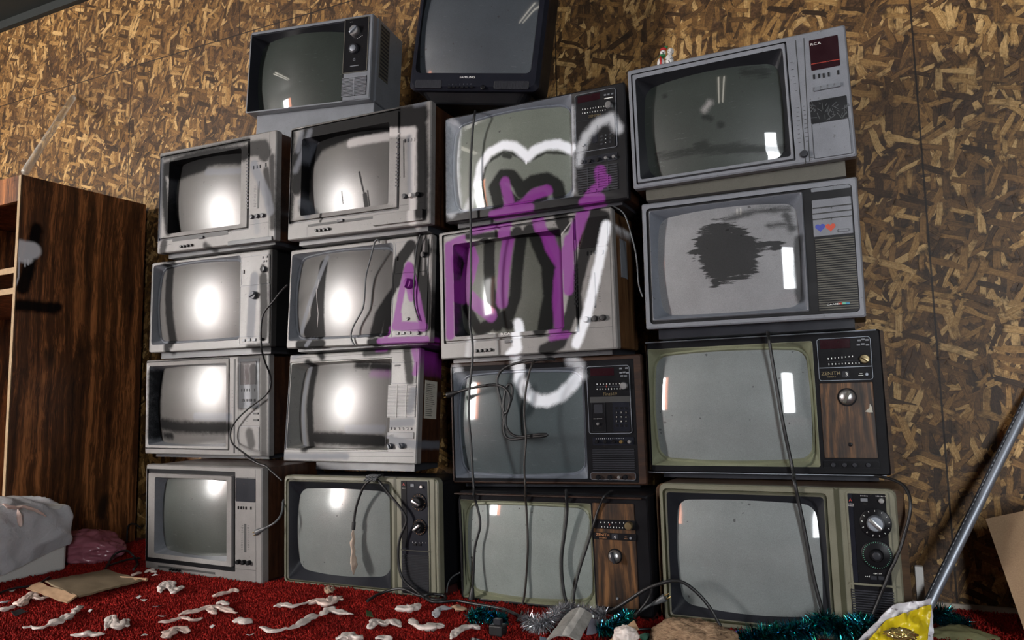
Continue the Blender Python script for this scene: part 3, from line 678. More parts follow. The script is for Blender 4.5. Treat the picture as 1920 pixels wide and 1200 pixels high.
t.seam((1045, 922), (1268, 908)); t.seam((1022, 350), (1245, 342)); t.seam((1243, 90), (1275, 1060)); t.seam((600, 188), (1240, 128)); t.end_front(); t.cabinet('wood_striped')
t.plate('tuner_window', (1026, 158, 1240, 338), 'glass_dark_red', .0015)
t.plate('channel_strip', (1000, 300, 1030, 772), 'plastic_dark', .0015); t.buttons('channel_button', [(1012 + .1 * i, 480 + 30 * i) for i in range(10)], 22, 14, 'plastic_dark', .003, -.0015)
t.buttons('switch', [(1092, 396), (1118, 392), (1147, 387), (1200, 385)], 11, 28, 'plastic_black', .003)
t.slot('volume_slider', (1131, 530, 1155, 776), 'plastic_dark', th=.002); t.ticks((1100, 555), (1108, 740), 14, 22); t.ticks((1172, 590), (1182, 735), 13, 22)
for c in ((1090, 860), (1150, 853), (1208, 847)): t.knob('control_knob', c, 20, 'plastic_black', .014)
for c in ((320, 1080), (352, 1078), (385, 1076), (418, 1073)): t.knob('small_knob', c, 12, 'plastic_black', .011)
t.text('RCA', (520, 960), 19, 'marking_white', -.0038, 0, 1.5); t.button('door_latch', (538, 1015), 50, 18, 'plastic_dark', .006); t.ticks((680, 1056), (730, 1052), 4, 6)

bm = bmesh.new(); box(bm, t.W - .0035, .075, .235, t.W - .002, .135, .36); o = t.obj('service_label', bm, 'plastic_grey'); o['label'] = 'bluish paper label on the brown side'
t = TV('E3', (-.243, .022, .362, .660, .407, 5.2, .8, -.6), (830, 650, .2334), 'black and wood television with a broad white sprayed curve on its screen', depth=.27, gap=.013, paint=1)
t.set_paint([('w', 22, .97, [(48, [(605, 160), (630, 260), (690, 370), (780, 432), (860, 435), (950, 400), (1030, 320), (1080, 240)])]),
             ('w', 30, .5, [(44, [(590, 120), (605, 180)]), (44, [(1030, 110), (1090, 150)]), (36, [(110, 185), (140, 270)]), (30, [(1110, 200), (1140, 240)])])], (190, 250, 1140, 1010), .03)
t.front([((62, 165, 1580, 1092), 0, .003, 0, 0), (('in', .001, .001), .004, .003, 0, 1), ((84, 205, 1168, 1062), .004, .004, 0, 1)], ['wood_trim', 'plastic_black', 'mask_silver'], ('in', .001, .001), .020, .026, screen='screen_teal', lip=(.008, .005, 2), open_m=2, open_y=.003, mask_m=2)
t.end_front(); t.cabinet('wood_walnut', .010)
Y = .004
t.plate('control_panel', (1155, 162, 1525, 695), 'plastic_black', .003, Y, .008, (.0014, 'metal_steel')); t.plate('display', (1185, 176, 1378, 230), 'glass_dark_red', .001, .001, .001)
t.ticks((1240, 302), (1420, 298), 8, 12, .0022, 'marking_white', .0005, vert=False); t.ticks((1240, 342), (1425, 338), 9, 12, .0022, 'marking_white', .0005, vert=False); t.slot('tuning_line', (1235, 318, 1425, 322), 'plastic_dark', .001, .0005); t.button('needle', (1315, 319), 5, 16, 'marking_red', .001, .0008)
t.knob('tuning_knob', (1458, 315), 30, 'metal_chrome', .014, .001); t.text('Finz519', (1345, 378), 25, 'metal_gold', .0005)
t.buttons('push_button', [(1430, 175), (1478, 172), (1432, 210), (1458, 206), (1486, 210), (1440, 235), (1470, 235)], 22, 12, 'plastic_grey', .002, .001)
t.slot('door_gap', (1182, 405, 1515, 442), 'marking_dark', .001, .0006); t.plate('left_door', (1195, 450, 1312, 682), 'plastic_black', .002, .001, .002, (.0007, 'plastic_dark')); t.plate('right_door', (1362, 445, 1510, 678), 'plastic_navy', .002, .001, .002, (.0007, 'plastic_dark'))
t.plate('window', (1215, 465, 1288, 535), 'plastic_dark', .001, -.001); t.ticks((1215, 580), (1280, 578), 8, 7, .001, 'marking_white', -.0012, vert=False); t.knob('lock', (1250, 620), 12, 'metal_chrome', .008, -.001)
t.buttons('key', [(1398 + 38 * c, 494 + 35 * r) for r in range(5) for c in range(3)], 22, 20, 'plastic_black', .002, -.001)
for r, row in enumerate(('123', '456', '789')):
    for c, ch in enumerate(row): t.text(ch, (1398 + 38 * c, 529 + 35 * r), 12, 'marking_white', -.0034, name='key_digit')
t.plate('knob_strip', (1205, 728, 1540, 790), 'plastic_navy', .002, Y)
for c in ((1242, 762), (1310, 762), (1376, 762)): t.knob('control_knob', c, 15, 'plastic_black', .01, .002)
t.knob('brass_knob', (1437, 763), 15, 'brass', .012, .002); t.knob('bright_knob', (1503, 763), 15, 'metal_chrome', .012, .002); t.ticks((1232, 740), (1450, 738), 14, 6, .0014, 'marking_white', .0016, vert=False)
t.grille((1200, 820, 1550, 995), 10, 'plastic_dark', 'plastic_black', .4, Y)
t.plate('wood_strip', (1190, 1010, 1555, 1072), 'wood_trim', .003, Y, .006, (.001, 'metal_steel'))
for c in ((1252, 1048), (1345, 1048), (1470, 1048)): t.knob('control_knob', c, 19, 'plastic_black', .012, .001)
t.knob('bright_knob', (1418, 1048), 13, 'metal_chrome', .012, .001)

t = TV('E4', (-.179, -.038, 0, .633, .346, -.8, 1.2, -.8), (840, 880, .2334), 'television with wood veneer panel and pale screen crossed by four hanging cords', gap=0)
t.arch = (t.p(1355, 800)[0], t.p(1355, 800)[1])
t.front([((85, 242, 1188, 1128), .002, .004, 0, 0)], ['plastic_black', 'mask_olive', 'mask_olive'], ('in', .001, .001), .022, .026, screen='screen_grey', lip=(.010, .006, 2), open_m=1, open_y=.002)
t.end_front(); t.cabinet('plastic_black', .002)
t.plate('top_trim', (62, 186, 1562, 240), 'wood_trim', .012, 0, .003)
t.plate('veneer_panel', (1160, 268, 1540, 1128), 'wood_panel', .0025, 0, .003)
t.plate('tuner_plate', (1168, 398, 1512, 488), 'plastic_black', .002, -.0025, .004); t.plate('badge_plate', (1170, 502, 1518, 576), 'plastic_black', .002, -.0025, .004)
t.ticks((1232, 424), (1415, 428), 7, 10, .002, 'marking_white', -.0048, vert=False); t.ticks((1240, 460), (1430, 468), 9, 10, .002, 'marking_white', -.0048, vert=False); t.button('needle', (1302, 441), 5, 14, 'marking_red', .001, -.0045)
t.knob('tuning_knob', (1460, 450), 32, 'metal_gold', .014, -.0045); t.text('ZENITH', (1247, 522), 22, 'marking_gold', -.005); t.text('SYSTEM 3', (1247, 548), 10, 'marking_gold', -.005)
t.plate('channel_window', (1318, 516, 1370, 562), 'plastic_dark', .0006, -.0045); t.text('4', (1344, 540), 24, 'marking_white', -.0055); t.knob('indicator', (1472, 551), 10, 'metal_steel', .003, -.0045); t.ticks((1432, 542), (1432, 556), 2, 26, .0012, 'marking_gold', -.0048)
t.knob('channel_knob', (1347, 695), 48, 'metal_chrome', .02, -.0025, ('plastic_black', 1.18), (75, 'plastic_dark'), dome=True); t.knob('lock', (1365, 1035), 10, 'metal_steel', .004, -.0025)

# fourth column --------------------------------------------------------------
t = TV('F1', (.440, -.048, 1.272, .622, .380, 1.9, -.9, -1.1), (1160, 30, .2917), 'silver television with dark dusty screen and a figurine on top', gap=.031, paint=1)
t.base_mat = 'plastic_taupe'
t.set_paint([('d', 20, .55, [(22, [(260, 905), (500, 880), (1060, 850)]), (34, [(520, 860), (560, 850)]), (30, [(800, 330), (930, 320)])], 120),
             ('d', 14, .6, [(16, [(300, 520)]), (22, [(665, 720)]), (16, [(560, 670), (600, 680)])], 40),
             ('l', 26, .55, [(14, [(560, 620), (590, 580)])])], (106, 404, 1108, 902), .042)
rca(t, (78, 376, 1138, 928), (106, 404, 1108, 902), ['plastic_silver', 'plastic_black', 'mask_dark'], (.020, .018), .042, 'screen_deep', .002, rho=.7)
t.seam((1190, 142), (1228, 945), .002); t.seam((1228, 912), (1505, 880)); t.end_front(); t.cabinet('wood_brown', -.002)
t.slot('slider_track', (1134, 156, 1205, 950)); t.knob('slider_knob', (1192, 890), 22, 'plastic_dark', .012)
t.ticks((1150, 590), (1162, 815), 9, 18); t.ticks((1192, 580), (1212, 805), 9, 18); t.ticks((1110, 300), (1140, 480), 5, 14)
t.plate('tuner_window', (1222, 160, 1425, 318), 'glass_dark_red', .0015); t.text('RCA', (1265, 180), 15, 'marking_white', -.002, 0, 1.4)
rr_ = random.Random(2); t.ticks((1250, 310), (1410, 282), 9, 22, .002, 'marking_red', -.0018, vert=True)
t.buttons('switch', [(1256, 392), (1288, 387), (1318, 383), (1350, 376), (1411, 363)], 11, 27, 'plastic_black', .003)
t.buttons('push_button', [(1275, 472), (1318, 463), (1362, 454), (1405, 446)], 36, 24, 'plastic_grey', .006)
t.plate('broken_cavity', (1226, 552, 1478, 655), 'plastic_black', .0008); 
bm = bmesh.new()
for i in range(46):
    x, z = t.p(rr_.uniform(1235, 1475), rr_.uniform(560, 660) ); M_ = Matrix.Translation((x, -.0015, z)) @ Matrix.Rotation(rr_.uniform(0, 3), 4, 'Y'); l = rr_.uniform(.002, .010); box(bm, -l, -.001, -.0007, l, .001, .0007, 0, M_)
t.obj('loose_wiring', bm, 'wire_grey')
t.plate('lower_panel', (1240, 697, 1500, 884), 'plastic_silver', .0025, 0, .003, (.0008, 'plastic_dark'))

t = TV('F2', (.445, .018, .847, .612, .392, .4, 0, 0), (1190, 320, .2667), 'silver edged television with a dark wiped patch in screen dust and heart stickers', gap=.031, paint=1)
t.base_mat = 'plastic_navy'
t.set_paint([('d', 10, .88, [(96, [(520, 510), (545, 610), (600, 690)]), (112, [(620, 480), (700, 600), (640, 690)]), (96, [(720, 490), (780, 560), (760, 640)]), (30, [(560, 395), (620, 400), (720, 420)]), (34, [(590, 720), (580, 790)]), (34, [(840, 550), (950, 520), (990, 535)]), (26, [(420, 620), (460, 560)]), (16, [(640, 790), (760, 740), (850, 700)])], 260),
             ('d', 26, .75, [(20, [(640, 360), (770, 310), (900, 280), (1080, 265)]), (14, [(950, 390), (1080, 370)]), (24, [(1060, 300), (1100, 400)])], 90),
             ('d', 14, .75, [(30, [(1155, 480), (1145, 720), (1165, 900)])])], (170, 300, 1170, 970), .03)
t.front([((78, 270, 1586, 992), 0, .012, 0, 0), (('in', .0018, .0018), .004, .011, 0, 1), ((98, 284, 1228, 990), .004, .004, 0, 1), (('in', .0025, .0025), -.001, .003, 0, 0)], ['plastic_silver', 'plastic_black', 'mask_silver'], ('in', .001, .001), (.020, .018), .034, screen='screen_dust', rho=.7, open_y=0, open_m=0, mask_m=2)
t.end_front(); t.cabinet('wood_brown', -.001); Y = .004
t.plate('top_bar', (1238, 112, 1520, 120), 'plastic_grey', .002, Y); 
t.plate('control_panel', (1244, 212, 1538, 440), 'plastic_silver', .004, Y)
for y0 in (262, 302, 342): t.slot('button_line', (1250, y0, 1532, y0 - 26 + 3), 'marking_dark', -.0001, .0004)
for y0 in (244, 324): t.slot('button_divider', (1383, y0 + 2, 1388, y0 + 22), 'marking_dark', -.0001, .0004)
for tx, c in (('v', (1314, 264)), ('^', (1456, 245)), ('v', (1319, 343)), ('^', (1461, 326))): t.text(tx, c, 12, 'marking_dark', -.0005)
t.plate('push_button', (1428, 414, 1508, 424), 'plastic_silver', .002, 0, .001, (.0006, 'marking_dark'))
for c, m in (((1304, 400), 'sticker_blue'), ((1377, 397), 'sticker_red')):
    x, z = t.p(*c); k = t.mpp() * 1.9; bm = bmesh.new(); P = []
    for i in range(40):
        a = 2 * PI * i / 40; P.append((x + k * 16 * math.sin(a) ** 3, -.0007, z + k * (13 * math.cos(a) - 5 * math.cos(2 * a) - 2 * math.cos(3 * a) - math.cos(4 * a))))
    loft(bm, [[(a, .0004, b) for a, _, b in P], P], None, False, True); o = t.obj('heart_sticker', bm, m); o['label'] = 'blue heart sticker' if m.endswith('blue') else 'red heart sticker'
t.grille((1265, 482, 1580, 972), 31, 'plastic_taupe', 'plastic_black', .5, Y, .003)
t.plate('badge', (1348, 934, 1515, 938), 'plastic_black', .0048, Y); t.text('GAARD', (1397, 939), 13, 'marking_white', -.0016, 0, 1.25)
for c, m in (((1446, 935), 'marking_red'), ((1472, 933), 'marking_green'), ((1498, 932), 'marking_blue')): t.button('badge_block', c, 24, 13, m, .001, -.0004)

t = TV('F3', (.422, .103, .408, .670, .407, .8, -.9, -.4), (1190, 590, .276), 'black television with olive screen surround and wood veneer panel in the rightmost stack', gap=.018)
t.arch = (t.p(1448, 640)[0], t.p(1448, 640)[1])
t.front([((80, 238, 1264, 1036), .002, .006, 0, 0)], ['plastic_black', 'mask_olive', 'mask_olive'], ('in', .001, .001), .024, .024, screen='screen_cool', rho=.7, lip=(.010, .006, 2), open_m=1, open_y=.002)
t.end_front(); t.cabinet('wood_brown', -.010, front=.022)
t.plate('top_trim', (70, 188, 1640, 108), 'metal_steel', .003, 0, .001); t.plate('bottom_trim', (96, 1068, 1712, 1094), 'metal_steel', .003, 0, .001)
t.plate('control_panel', (1235, 166, 1622, 440), 'plastic_black', .002, 0, .008, (.0012, 'metal_steel')); t.plate('display', (1257, 173, 1466, 226), 'glass_dark_red', .001, -.002, .001)
t.ticks((1315, 300), (1480, 283), 8, 12, .0022, 'marking_white', -.0024, vert=False); t.ticks((1320, 337), (1525, 328), 10, 12, .0022, 'marking_white', -.0024, vert=False); t.slot('tuning_line', (1310, 318, 1530, 312), 'plastic_dark', -.002, .0006)
t.slot('divider_line', (1255, 361, 1612, 352), 'metal_steel', -.002, .0006); t.buttons('push_button', [(1525, 175), (1552, 168), (1578, 172), (1520, 205), (1550, 200), (1582, 205)], 20, 11, 'plastic_grey', .002, -.002)
t.knob('tuning_knob', (1563, 302), 30, 'metal_gold', .014, -.002, None, (40, 'metal_gold')); t.text('ZENITH', (1333, 398), 22, 'metal_gold', -.0026, 0, 1.05); t.text('SYSTEM 3', (1337, 422), 9, 'metal_gold', -.0026)
t.plate('channel_window', (1408, 384, 1458, 426), 'plastic_dark', .0006, -.002); t.text('3', (1440, 405), 24, 'marking_white', -.003); t.knob('indicator', (1577, 405), 10, 'metal_steel', .003, -.002); t.ticks((1537, 400), (1537, 412), 2, 28, .0012, 'marking_white', -.0024)
t.plate('veneer_panel', (1256, 468, 1656, 976), 'wood_panel', .0025, 0, .003)
t.knob('channel_knob', (1443, 560), 48, 'metal_chrome', .02, -.0025, ('plastic_black', 1.2), (-65, 'plastic_taupe'), dome=True); t.knob('lock', (1465, 882), 13, 'plastic_black', .003, -.0025)
bm = bmesh.new(); P = [t.p(*c) for c in ((1597, 604), (1612, 628), (1618, 664), (1590, 664), (1565, 658), (1580, 645), (1595, 632))]
loft(bm, [[(x, -.0024, z) for x, z in P], [(x, -.0032, z) for x, z in P]], None, False, True); o = t.obj('torn_sticker', bm, 'paper'); o['label'] = 'scrap of torn white sticker'
t.plate('bottom_strip', (1282, 990, 1664, 1045), 'plastic_black', .002, 0, .002, (.0006, 'plastic_dark'))
for c in ((1350, 1020), (1427, 1020), (1495, 1020), (1588, 1020)): t.knob('control_knob', c, 15, 'plastic_dark', .008, -.002)

t = TV('F4', (.482, -.035, 0, .618, .389, -1.5, -.3, -.4), (1220, 880, .2708), 'olive framed television with two round dials at the bottom of the rightmost stack', gap=0)
t.front([((80, 132, 1285, 1150), 0, .012, 0, 0), (('in', .002, .002), .006, .010, 0, 2), (('in', .003, .003), .006, .010, 0, 2), (('in', .002, .002), -.001, .008, 0, 0)], ['plastic_olive', 'mask_dark', 'plastic_olive_dark'], (108, 158, 1258, 1122), (.026, .026), .022, screen='screen_cool', rho=.7, open_y=.002, outer_r=.018, rad=.03)
t.end_front(); t.cabinet('wood_brown', -.018, top_r=.022, front=.03)
t.slot('groove', (1300, 140, 1340, 1190), 'plastic_olive_dark')
t.plate('control_panel', (1345, 148, 1722, 1190), 'plastic_black', .002, 0, .008, (.006, 'plastic_olive'))
t.plate('panel_strip', (1360, 164, 1440, 782), 'plastic_navy', .0015, -.002); t.text('A', (1383, 210), 20, 'marking_red', -.004); t.ticks((1370, 238), (1404, 240), 5, 9, mat='marking_white', y=-.0038, vert=False); t.ticks((1370, 250), (1404, 252), 5, 7, mat='marking_white', y=-.0038, vert=False)
t.button('push_button', (1478, 211), 42, 22, 'plastic_grey', .003, -.002); t.ticks((1455, 182), (1500, 184), 6, 8, mat='marking_white', y=-.0024, vert=False); t.knob('small_knob', (1597, 216), 18, 'metal_chrome', .01, -.002); t.ticks((1560, 184), (1625, 188), 8, 7, mat='marking_white', y=-.0024, vert=False)
t.knob('channel_knob', (1558, 372), 54, 'metal_steel', .02, -.002, ('plastic_black', 1.78), (45, 'metal_chrome'), (13, 'marking_white', 90, 420, 1.5, .9))
t.knob('tuning_knob', (1567, 592), 42, 'plastic_black', .016, -.002, ('plastic_black', 2.25), None, (38, 'marking_green', 45, 390, 1.95, .8), 'plastic_dark')
t.buttons('slide_switch', [(1545, 750), (1600, 752)], 38, 24, 'plastic_dark', .003, -.002); t.ticks((1545, 720), (1595, 722), 6, 9, mat='marking_white', y=-.0024, vert=False); t.ticks((1490, 740), (1515, 741), 3, 9, mat='marking_white', y=-.0024, vert=False)
t.plate('divider', (1378, 788, 1702, 806), 'plastic_olive', .006, -.002)
t.grille((1386, 822, 1712, 1180), 19, 'plastic_dark', 'plastic_black', .5, -.002)

# the two on top -------------------------------------------------------------
t = TV('A', (-1.198, 0, 1.835, .574, .350, 7.1, -1.0, 2.4), (440, 10, .2083), 'small grey television with slatted speaker perched on top of the two left stacks', gap=0, depth=.36)
t.base_mat = 'plastic_grey'
t.front([((146, 270, 968, 872), 0, .003, 0, 0), (('in', .0015, .0015), .003, .003, 0, 1)], ['plastic_grey', 'mask_dark'], ('in', .003, .003), (.016, .012), .046, screen='screen_deep', open_m=1, open_y=.003, rho=.58)
t.end_front(); t.cabinet('plastic_grey', -.006, .8, front=.035, rear='plastic_grey')
t.plate('control_panel', (997, 130, 1192, 592), 'plastic_black', .002, 0, .004, (.003, 'plastic_taupe'))
t.knob('channel_knob', (1088, 238), 46, 'metal_chrome', .016, -.002, None, (-40, 'metal_steel')); t.knob('tuning_knob', (1078, 397), 44, 'plastic_dark', .012, -.002, None, None, None, 'metal_steel')
t.ticks((1045, 155), (1060, 152), 2, 10, mat='marking_white', y=-.0024); t.text('G', (1078, 490), 24, 'plastic_grey', -.0026); t.slot('badge', (1042, 548, 1118, 545), 'plastic_grey', -.002, .0006); t.ticks((1110, 300), (1150, 275), 4, 8, mat='marking_white', y=-.0024)
t.grille((970, 657, 1182, 802), 14, 'plastic_silver', 'plastic_black', .5, 0, .002, 1)
bm = bmesh.new(); box(bm, .02, .045, -.105, t.W - .004, .33, .01, bev=.004); t.obj('base', bm, 'plastic_grey')
bm = bmesh.new(); box(bm, t.W + .0055, .05, .11, t.W + .0075, .125, t.H - .02)
for i in range(14): box(bm, t.W + .007, .055, .12 + i * .0155, t.W + .0085, .12, .126 + i * .0155, 1)
t.obj('side_plate', bm, ['plastic_taupe', 'plastic_dark'])

t = TV('B', (-.386, -.03, 1.762, .489, .45, 8.08, 1.8, 8.75), (750, 0, .175), 'black television tilted to the right on top of the two middle stacks', gap=0, depth=.36)
x0 = t.p(172, 770)[0]; x1 = t.p(1392, 785)[0]; z0 = t.p(780, 772)[1]
t.front([], ['plastic_navy', 'plastic_black'], ('L', x0 - .004, z0 - .004, x1 + .004, t.H - .03), .005, .016, screen='screen_slate', outer_r=.022, bev=.012, rad=.02, open_r=.02)
t.end_front(); t.cabinet('plastic_black', .002, .4, front=.03, top_r=.03)
t.text('SAMSUNG', (722, 828), 22, 'marking_white', -.0012, 0, 1.2)
for r in ((170, 856, 440, 945), (1010, 868, 1375, 958)): t.grille(r, 9, 'plastic_dark', 'marking_dark', .35, 0, .006, 22, .0018)
t.buttons('push_button', [(530, 938), (575, 938), (620, 938), (668, 938), (716, 937), (772, 936)], 28, 18, 'plastic_black', .004); t.knob('power_button', (890, 938), 26, 'plastic_black', .005); t.ticks((525, 905), (760, 900), 7, 16, .0008, 'plastic_grey', -.0004, vert=False)
bm = bmesh.new(); loft(bm, [[(x, y, .006) for x, y in rr(.035, .03, t.W - .035, .30, .03)], [(x, y, -.03) for x, y in rr(.06, .05, t.W - .06, .28, .03)], [(x, y, -.040) for x, y in rr(.045, .04, t.W - .045, .29, .03)]], None, True, True); t.obj('base', bm, 'plastic_black')

for t in list(POSE.values()):
    if len(t.key) > 1: t.foot()
# ------------------------------------------------------------------ the room
X0, X1, Y0, ZC = -5.4, 3.9, -4.4, 2.975
def osb_material():
    nt = NT('strand_board'); co = nt.obj_co()
    s_ = nt.n.new('ShaderNodeSeparateXYZ'); nt.t.links.new(co, s_.inputs[0]); X, Z = s_.outputs[0], s_.outputs[2]
    P = nt.add('ShaderNodeCombineXYZ', ins={0: X, 1: Z, 2: 0.}).outputs[0]
    n0 = nt.noise(P, 70, 4, .65); big = nt.noise(P, 2.3, 3, .6)
    col = nt.ramp(n0, [(.3, (.018, .009, .004)), (.55, (.075, .037, .014)), (.75, (.16, .085, .034))]); hgt = nt.math('MULTIPLY', n0, .3)
    lay = [(75, .15, .034, .45), (12, .12, .028, .45), (-38, .14, .028, .5), (50, .11, .024, .45), (-72, .12, .026, .5), (105, .15, .032, .5), (28, .13, .026, .55), (64, .14, .024, .52), (86, .11, .028, .55), (-20, .12, .026, .62)]
    for i, (a, L, Wd, th) in enumerate(lay):
        wv = nt.vmath('SCALE', nt.vmath('SUBTRACT', nt.noise(P, 9, 1, .5, out='Color'), (.5, .5, .5)), sc=.022)
        rot = nt.add('ShaderNodeVectorRotate', rotation_type='Z_AXIS', ins={'Vector': nt.vmath('ADD', P, wv), 'Center': (0, 0, 0), 'Angle': -math.radians(a)}).outputs[0]
        q = nt.vmath('ADD', nt.vmath('MULTIPLY', rot, (1 / L, 1 / Wd, 0)), (i * 17.3, i * 5.7, 0))
        v = nt.add('ShaderNodeTexVoronoi', voronoi_dimensions='2D', distance='CHEBYCHEV', feature='F1', ins={'Vector': q, 'Scale': 1.0, 'Randomness': 1.0})
        sc = nt.n.new('ShaderNodeSeparateColor'); nt.t.links.new(v.outputs['Color'], sc.inputs[0]); r1, r2, r3 = sc.outputs
        ed = nt.math('MULTIPLY_ADD', nt.math('SUBTRACT', nt.noise(q, 3.2, 3, .65), .5), .26, v.outputs['Distance'])
        half = nt.math('MULTIPLY_ADD', r3, .2, .26)
        m = nt.math('MULTIPLY', nt.step(nt.math('SUBTRACT', half, ed), -.015, .03), nt.math('GREATER_THAN', r1, th))
        grain = nt.noise(nt.vmath('MULTIPLY', q, (.8, 9, 1)), 2.2, 3, .65)
        tone = nt.math('MULTIPLY_ADD', nt.math('SUBTRACT', grain, .5), 1.05, nt.math('MULTIPLY_ADD', nt.math('SUBTRACT', nt.noise(P, 150, 3, .7), .5), .5, r2))
        c = nt.ramp(tone, [(.0, (.022, .010, .003)), (.28, (.085, .042, .013)), (.62, (.20, .102, .030)), (.85, (.34, .195, .064)), (1., (.52, .335, .14))])
        rim = nt.step(nt.math('SUBTRACT', half, ed), 0., .09, .42, 1.)  # strand edges darkened: the shade of the gaps, painted into the colour
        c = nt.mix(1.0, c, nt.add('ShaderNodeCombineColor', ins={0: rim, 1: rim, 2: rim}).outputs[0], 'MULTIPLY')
        col = nt.mix(m, col, c); hgt = nt.fmix(m, hgt, nt.math('MULTIPLY_ADD', r1, .5, nt.math('MULTIPLY_ADD', grain, .2, .2)))
    col = nt.mix(nt.step(big, .35, .6, .35, 0.), col, (.05, .024, .012))
    fn = nt.math('MULTIPLY_ADD', nt.noise(P, 120, 4, .7), 1.3, .5); fn = nt.math('MULTIPLY', fn, nt.step(nt.noise(P, 24, 3, .6), .30, .50, .45, 1.))
    col = nt.mix(1.0, col, nt.add('ShaderNodeCombineColor', ins={0: fn, 1: fn, 2: fn}).outputs[0], 'MULTIPLY')
    # sheet joints: 4 x 8 ft boards
    def line(v, at, w): return nt.math('LESS_THAN', nt.math('ABSOLUTE', nt.math('SUBTRACT', v, at)), w)
    fr = nt.math('ABSOLUTE', nt.math('SUBTRACT', nt.math('FRACT', nt.math('DIVIDE', nt.math('ADD', X, 40 * 1.2192 - 1.2455 + .6096), 1.2192)), .5))
    fr2 = nt.math('ABSOLUTE', nt.math('SUBTRACT', nt.math('FRACT', nt.math('DIVIDE', nt.math('ADD', X, 40 * 1.2192 + 2.86 + .6096), 1.2192)), .5))
    up = nt.math('GREATER_THAN', Z, 2.452)
    s1 = nt.math('LESS_THAN', nt.fmix(up, fr, fr2), .0022)
    s2 = line(Z, 2.452, .0028)
    col = nt.mix(nt.math('MULTIPLY', nt.math('MAXIMUM', s1, s2), .92), col, (.006, .003, .002))
    nt.bump(hgt, .35, .004)
    return nt.out(col, .52, Specular_IOR_Level=.35)
def flat_mat(name, c, ro=.7, var=.3, sc=5):
    nt = NT(name); co = nt.obj_co(); n_ = nt.noise(co, sc, 4)
    col = nt.mix(n_, tuple(x * (1 - var) for x in c), tuple(x * (1 + var) for x in c)); return nt.out(col, ro)
def quad_obj(name, P, m):
    bm = bmesh.new(); bm.faces.new([bm.verts.new(p) for p in P]); 
    me = bpy.data.meshes.new(name); bm.to_mesh(me); bm.free(); me.materials.append(m); o = bpy.data.objects.new(name, me); COL.objects.link(o); return o
def slab(name, a, b, m, bev=0.):
    bm = bmesh.new(); box(bm, *a, *b, bev=bev); return finish(name, bm, m)
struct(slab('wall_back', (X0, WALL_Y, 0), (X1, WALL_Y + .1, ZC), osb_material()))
plaster = flat_mat('plaster', (.12, .11, .10)); ceil_m = flat_mat('ceiling_board', (.012, .017, .016))
struct(slab('ceiling', (X0, Y0, ZC), (X1, WALL_Y + .1, ZC + .1), ceil_m))
struct(slab('wall_left', (X0 - .1, Y0, 0), (X0, WALL_Y + .1, ZC), plaster)); struct(slab('wall_right', (X1, Y0, 0), (X1 + .1, WALL_Y + .1, ZC), plaster)); struct(slab('wall_front', (X0 - .1, Y0 - .1, 0), (X1 + .1, Y0, ZC), plaster))
nt = NT('carpet_backing'); n_ = nt.noise(nt.obj_co(), 60, 4); carpet_m = nt.out(nt.mix(n_, (.05, .004, .004), (.16, .012, .009)), .95)
struct(slab('floor', (X0, Y0, -.1), (X1, WALL_Y + .1, 0), carpet_m))
o = slab('trim_1', (1.02, WALL_Y - .012, .0), (X1, WALL_Y, .022), flat_mat('baseboard_paint', (.38, .33, .27))); struct(o)
struct(slab('trim_2', (X0, WALL_Y - .03, ZC - .05), (X1, WALL_Y, ZC), flat_mat('dark_batten', (.010, .013, .012))))

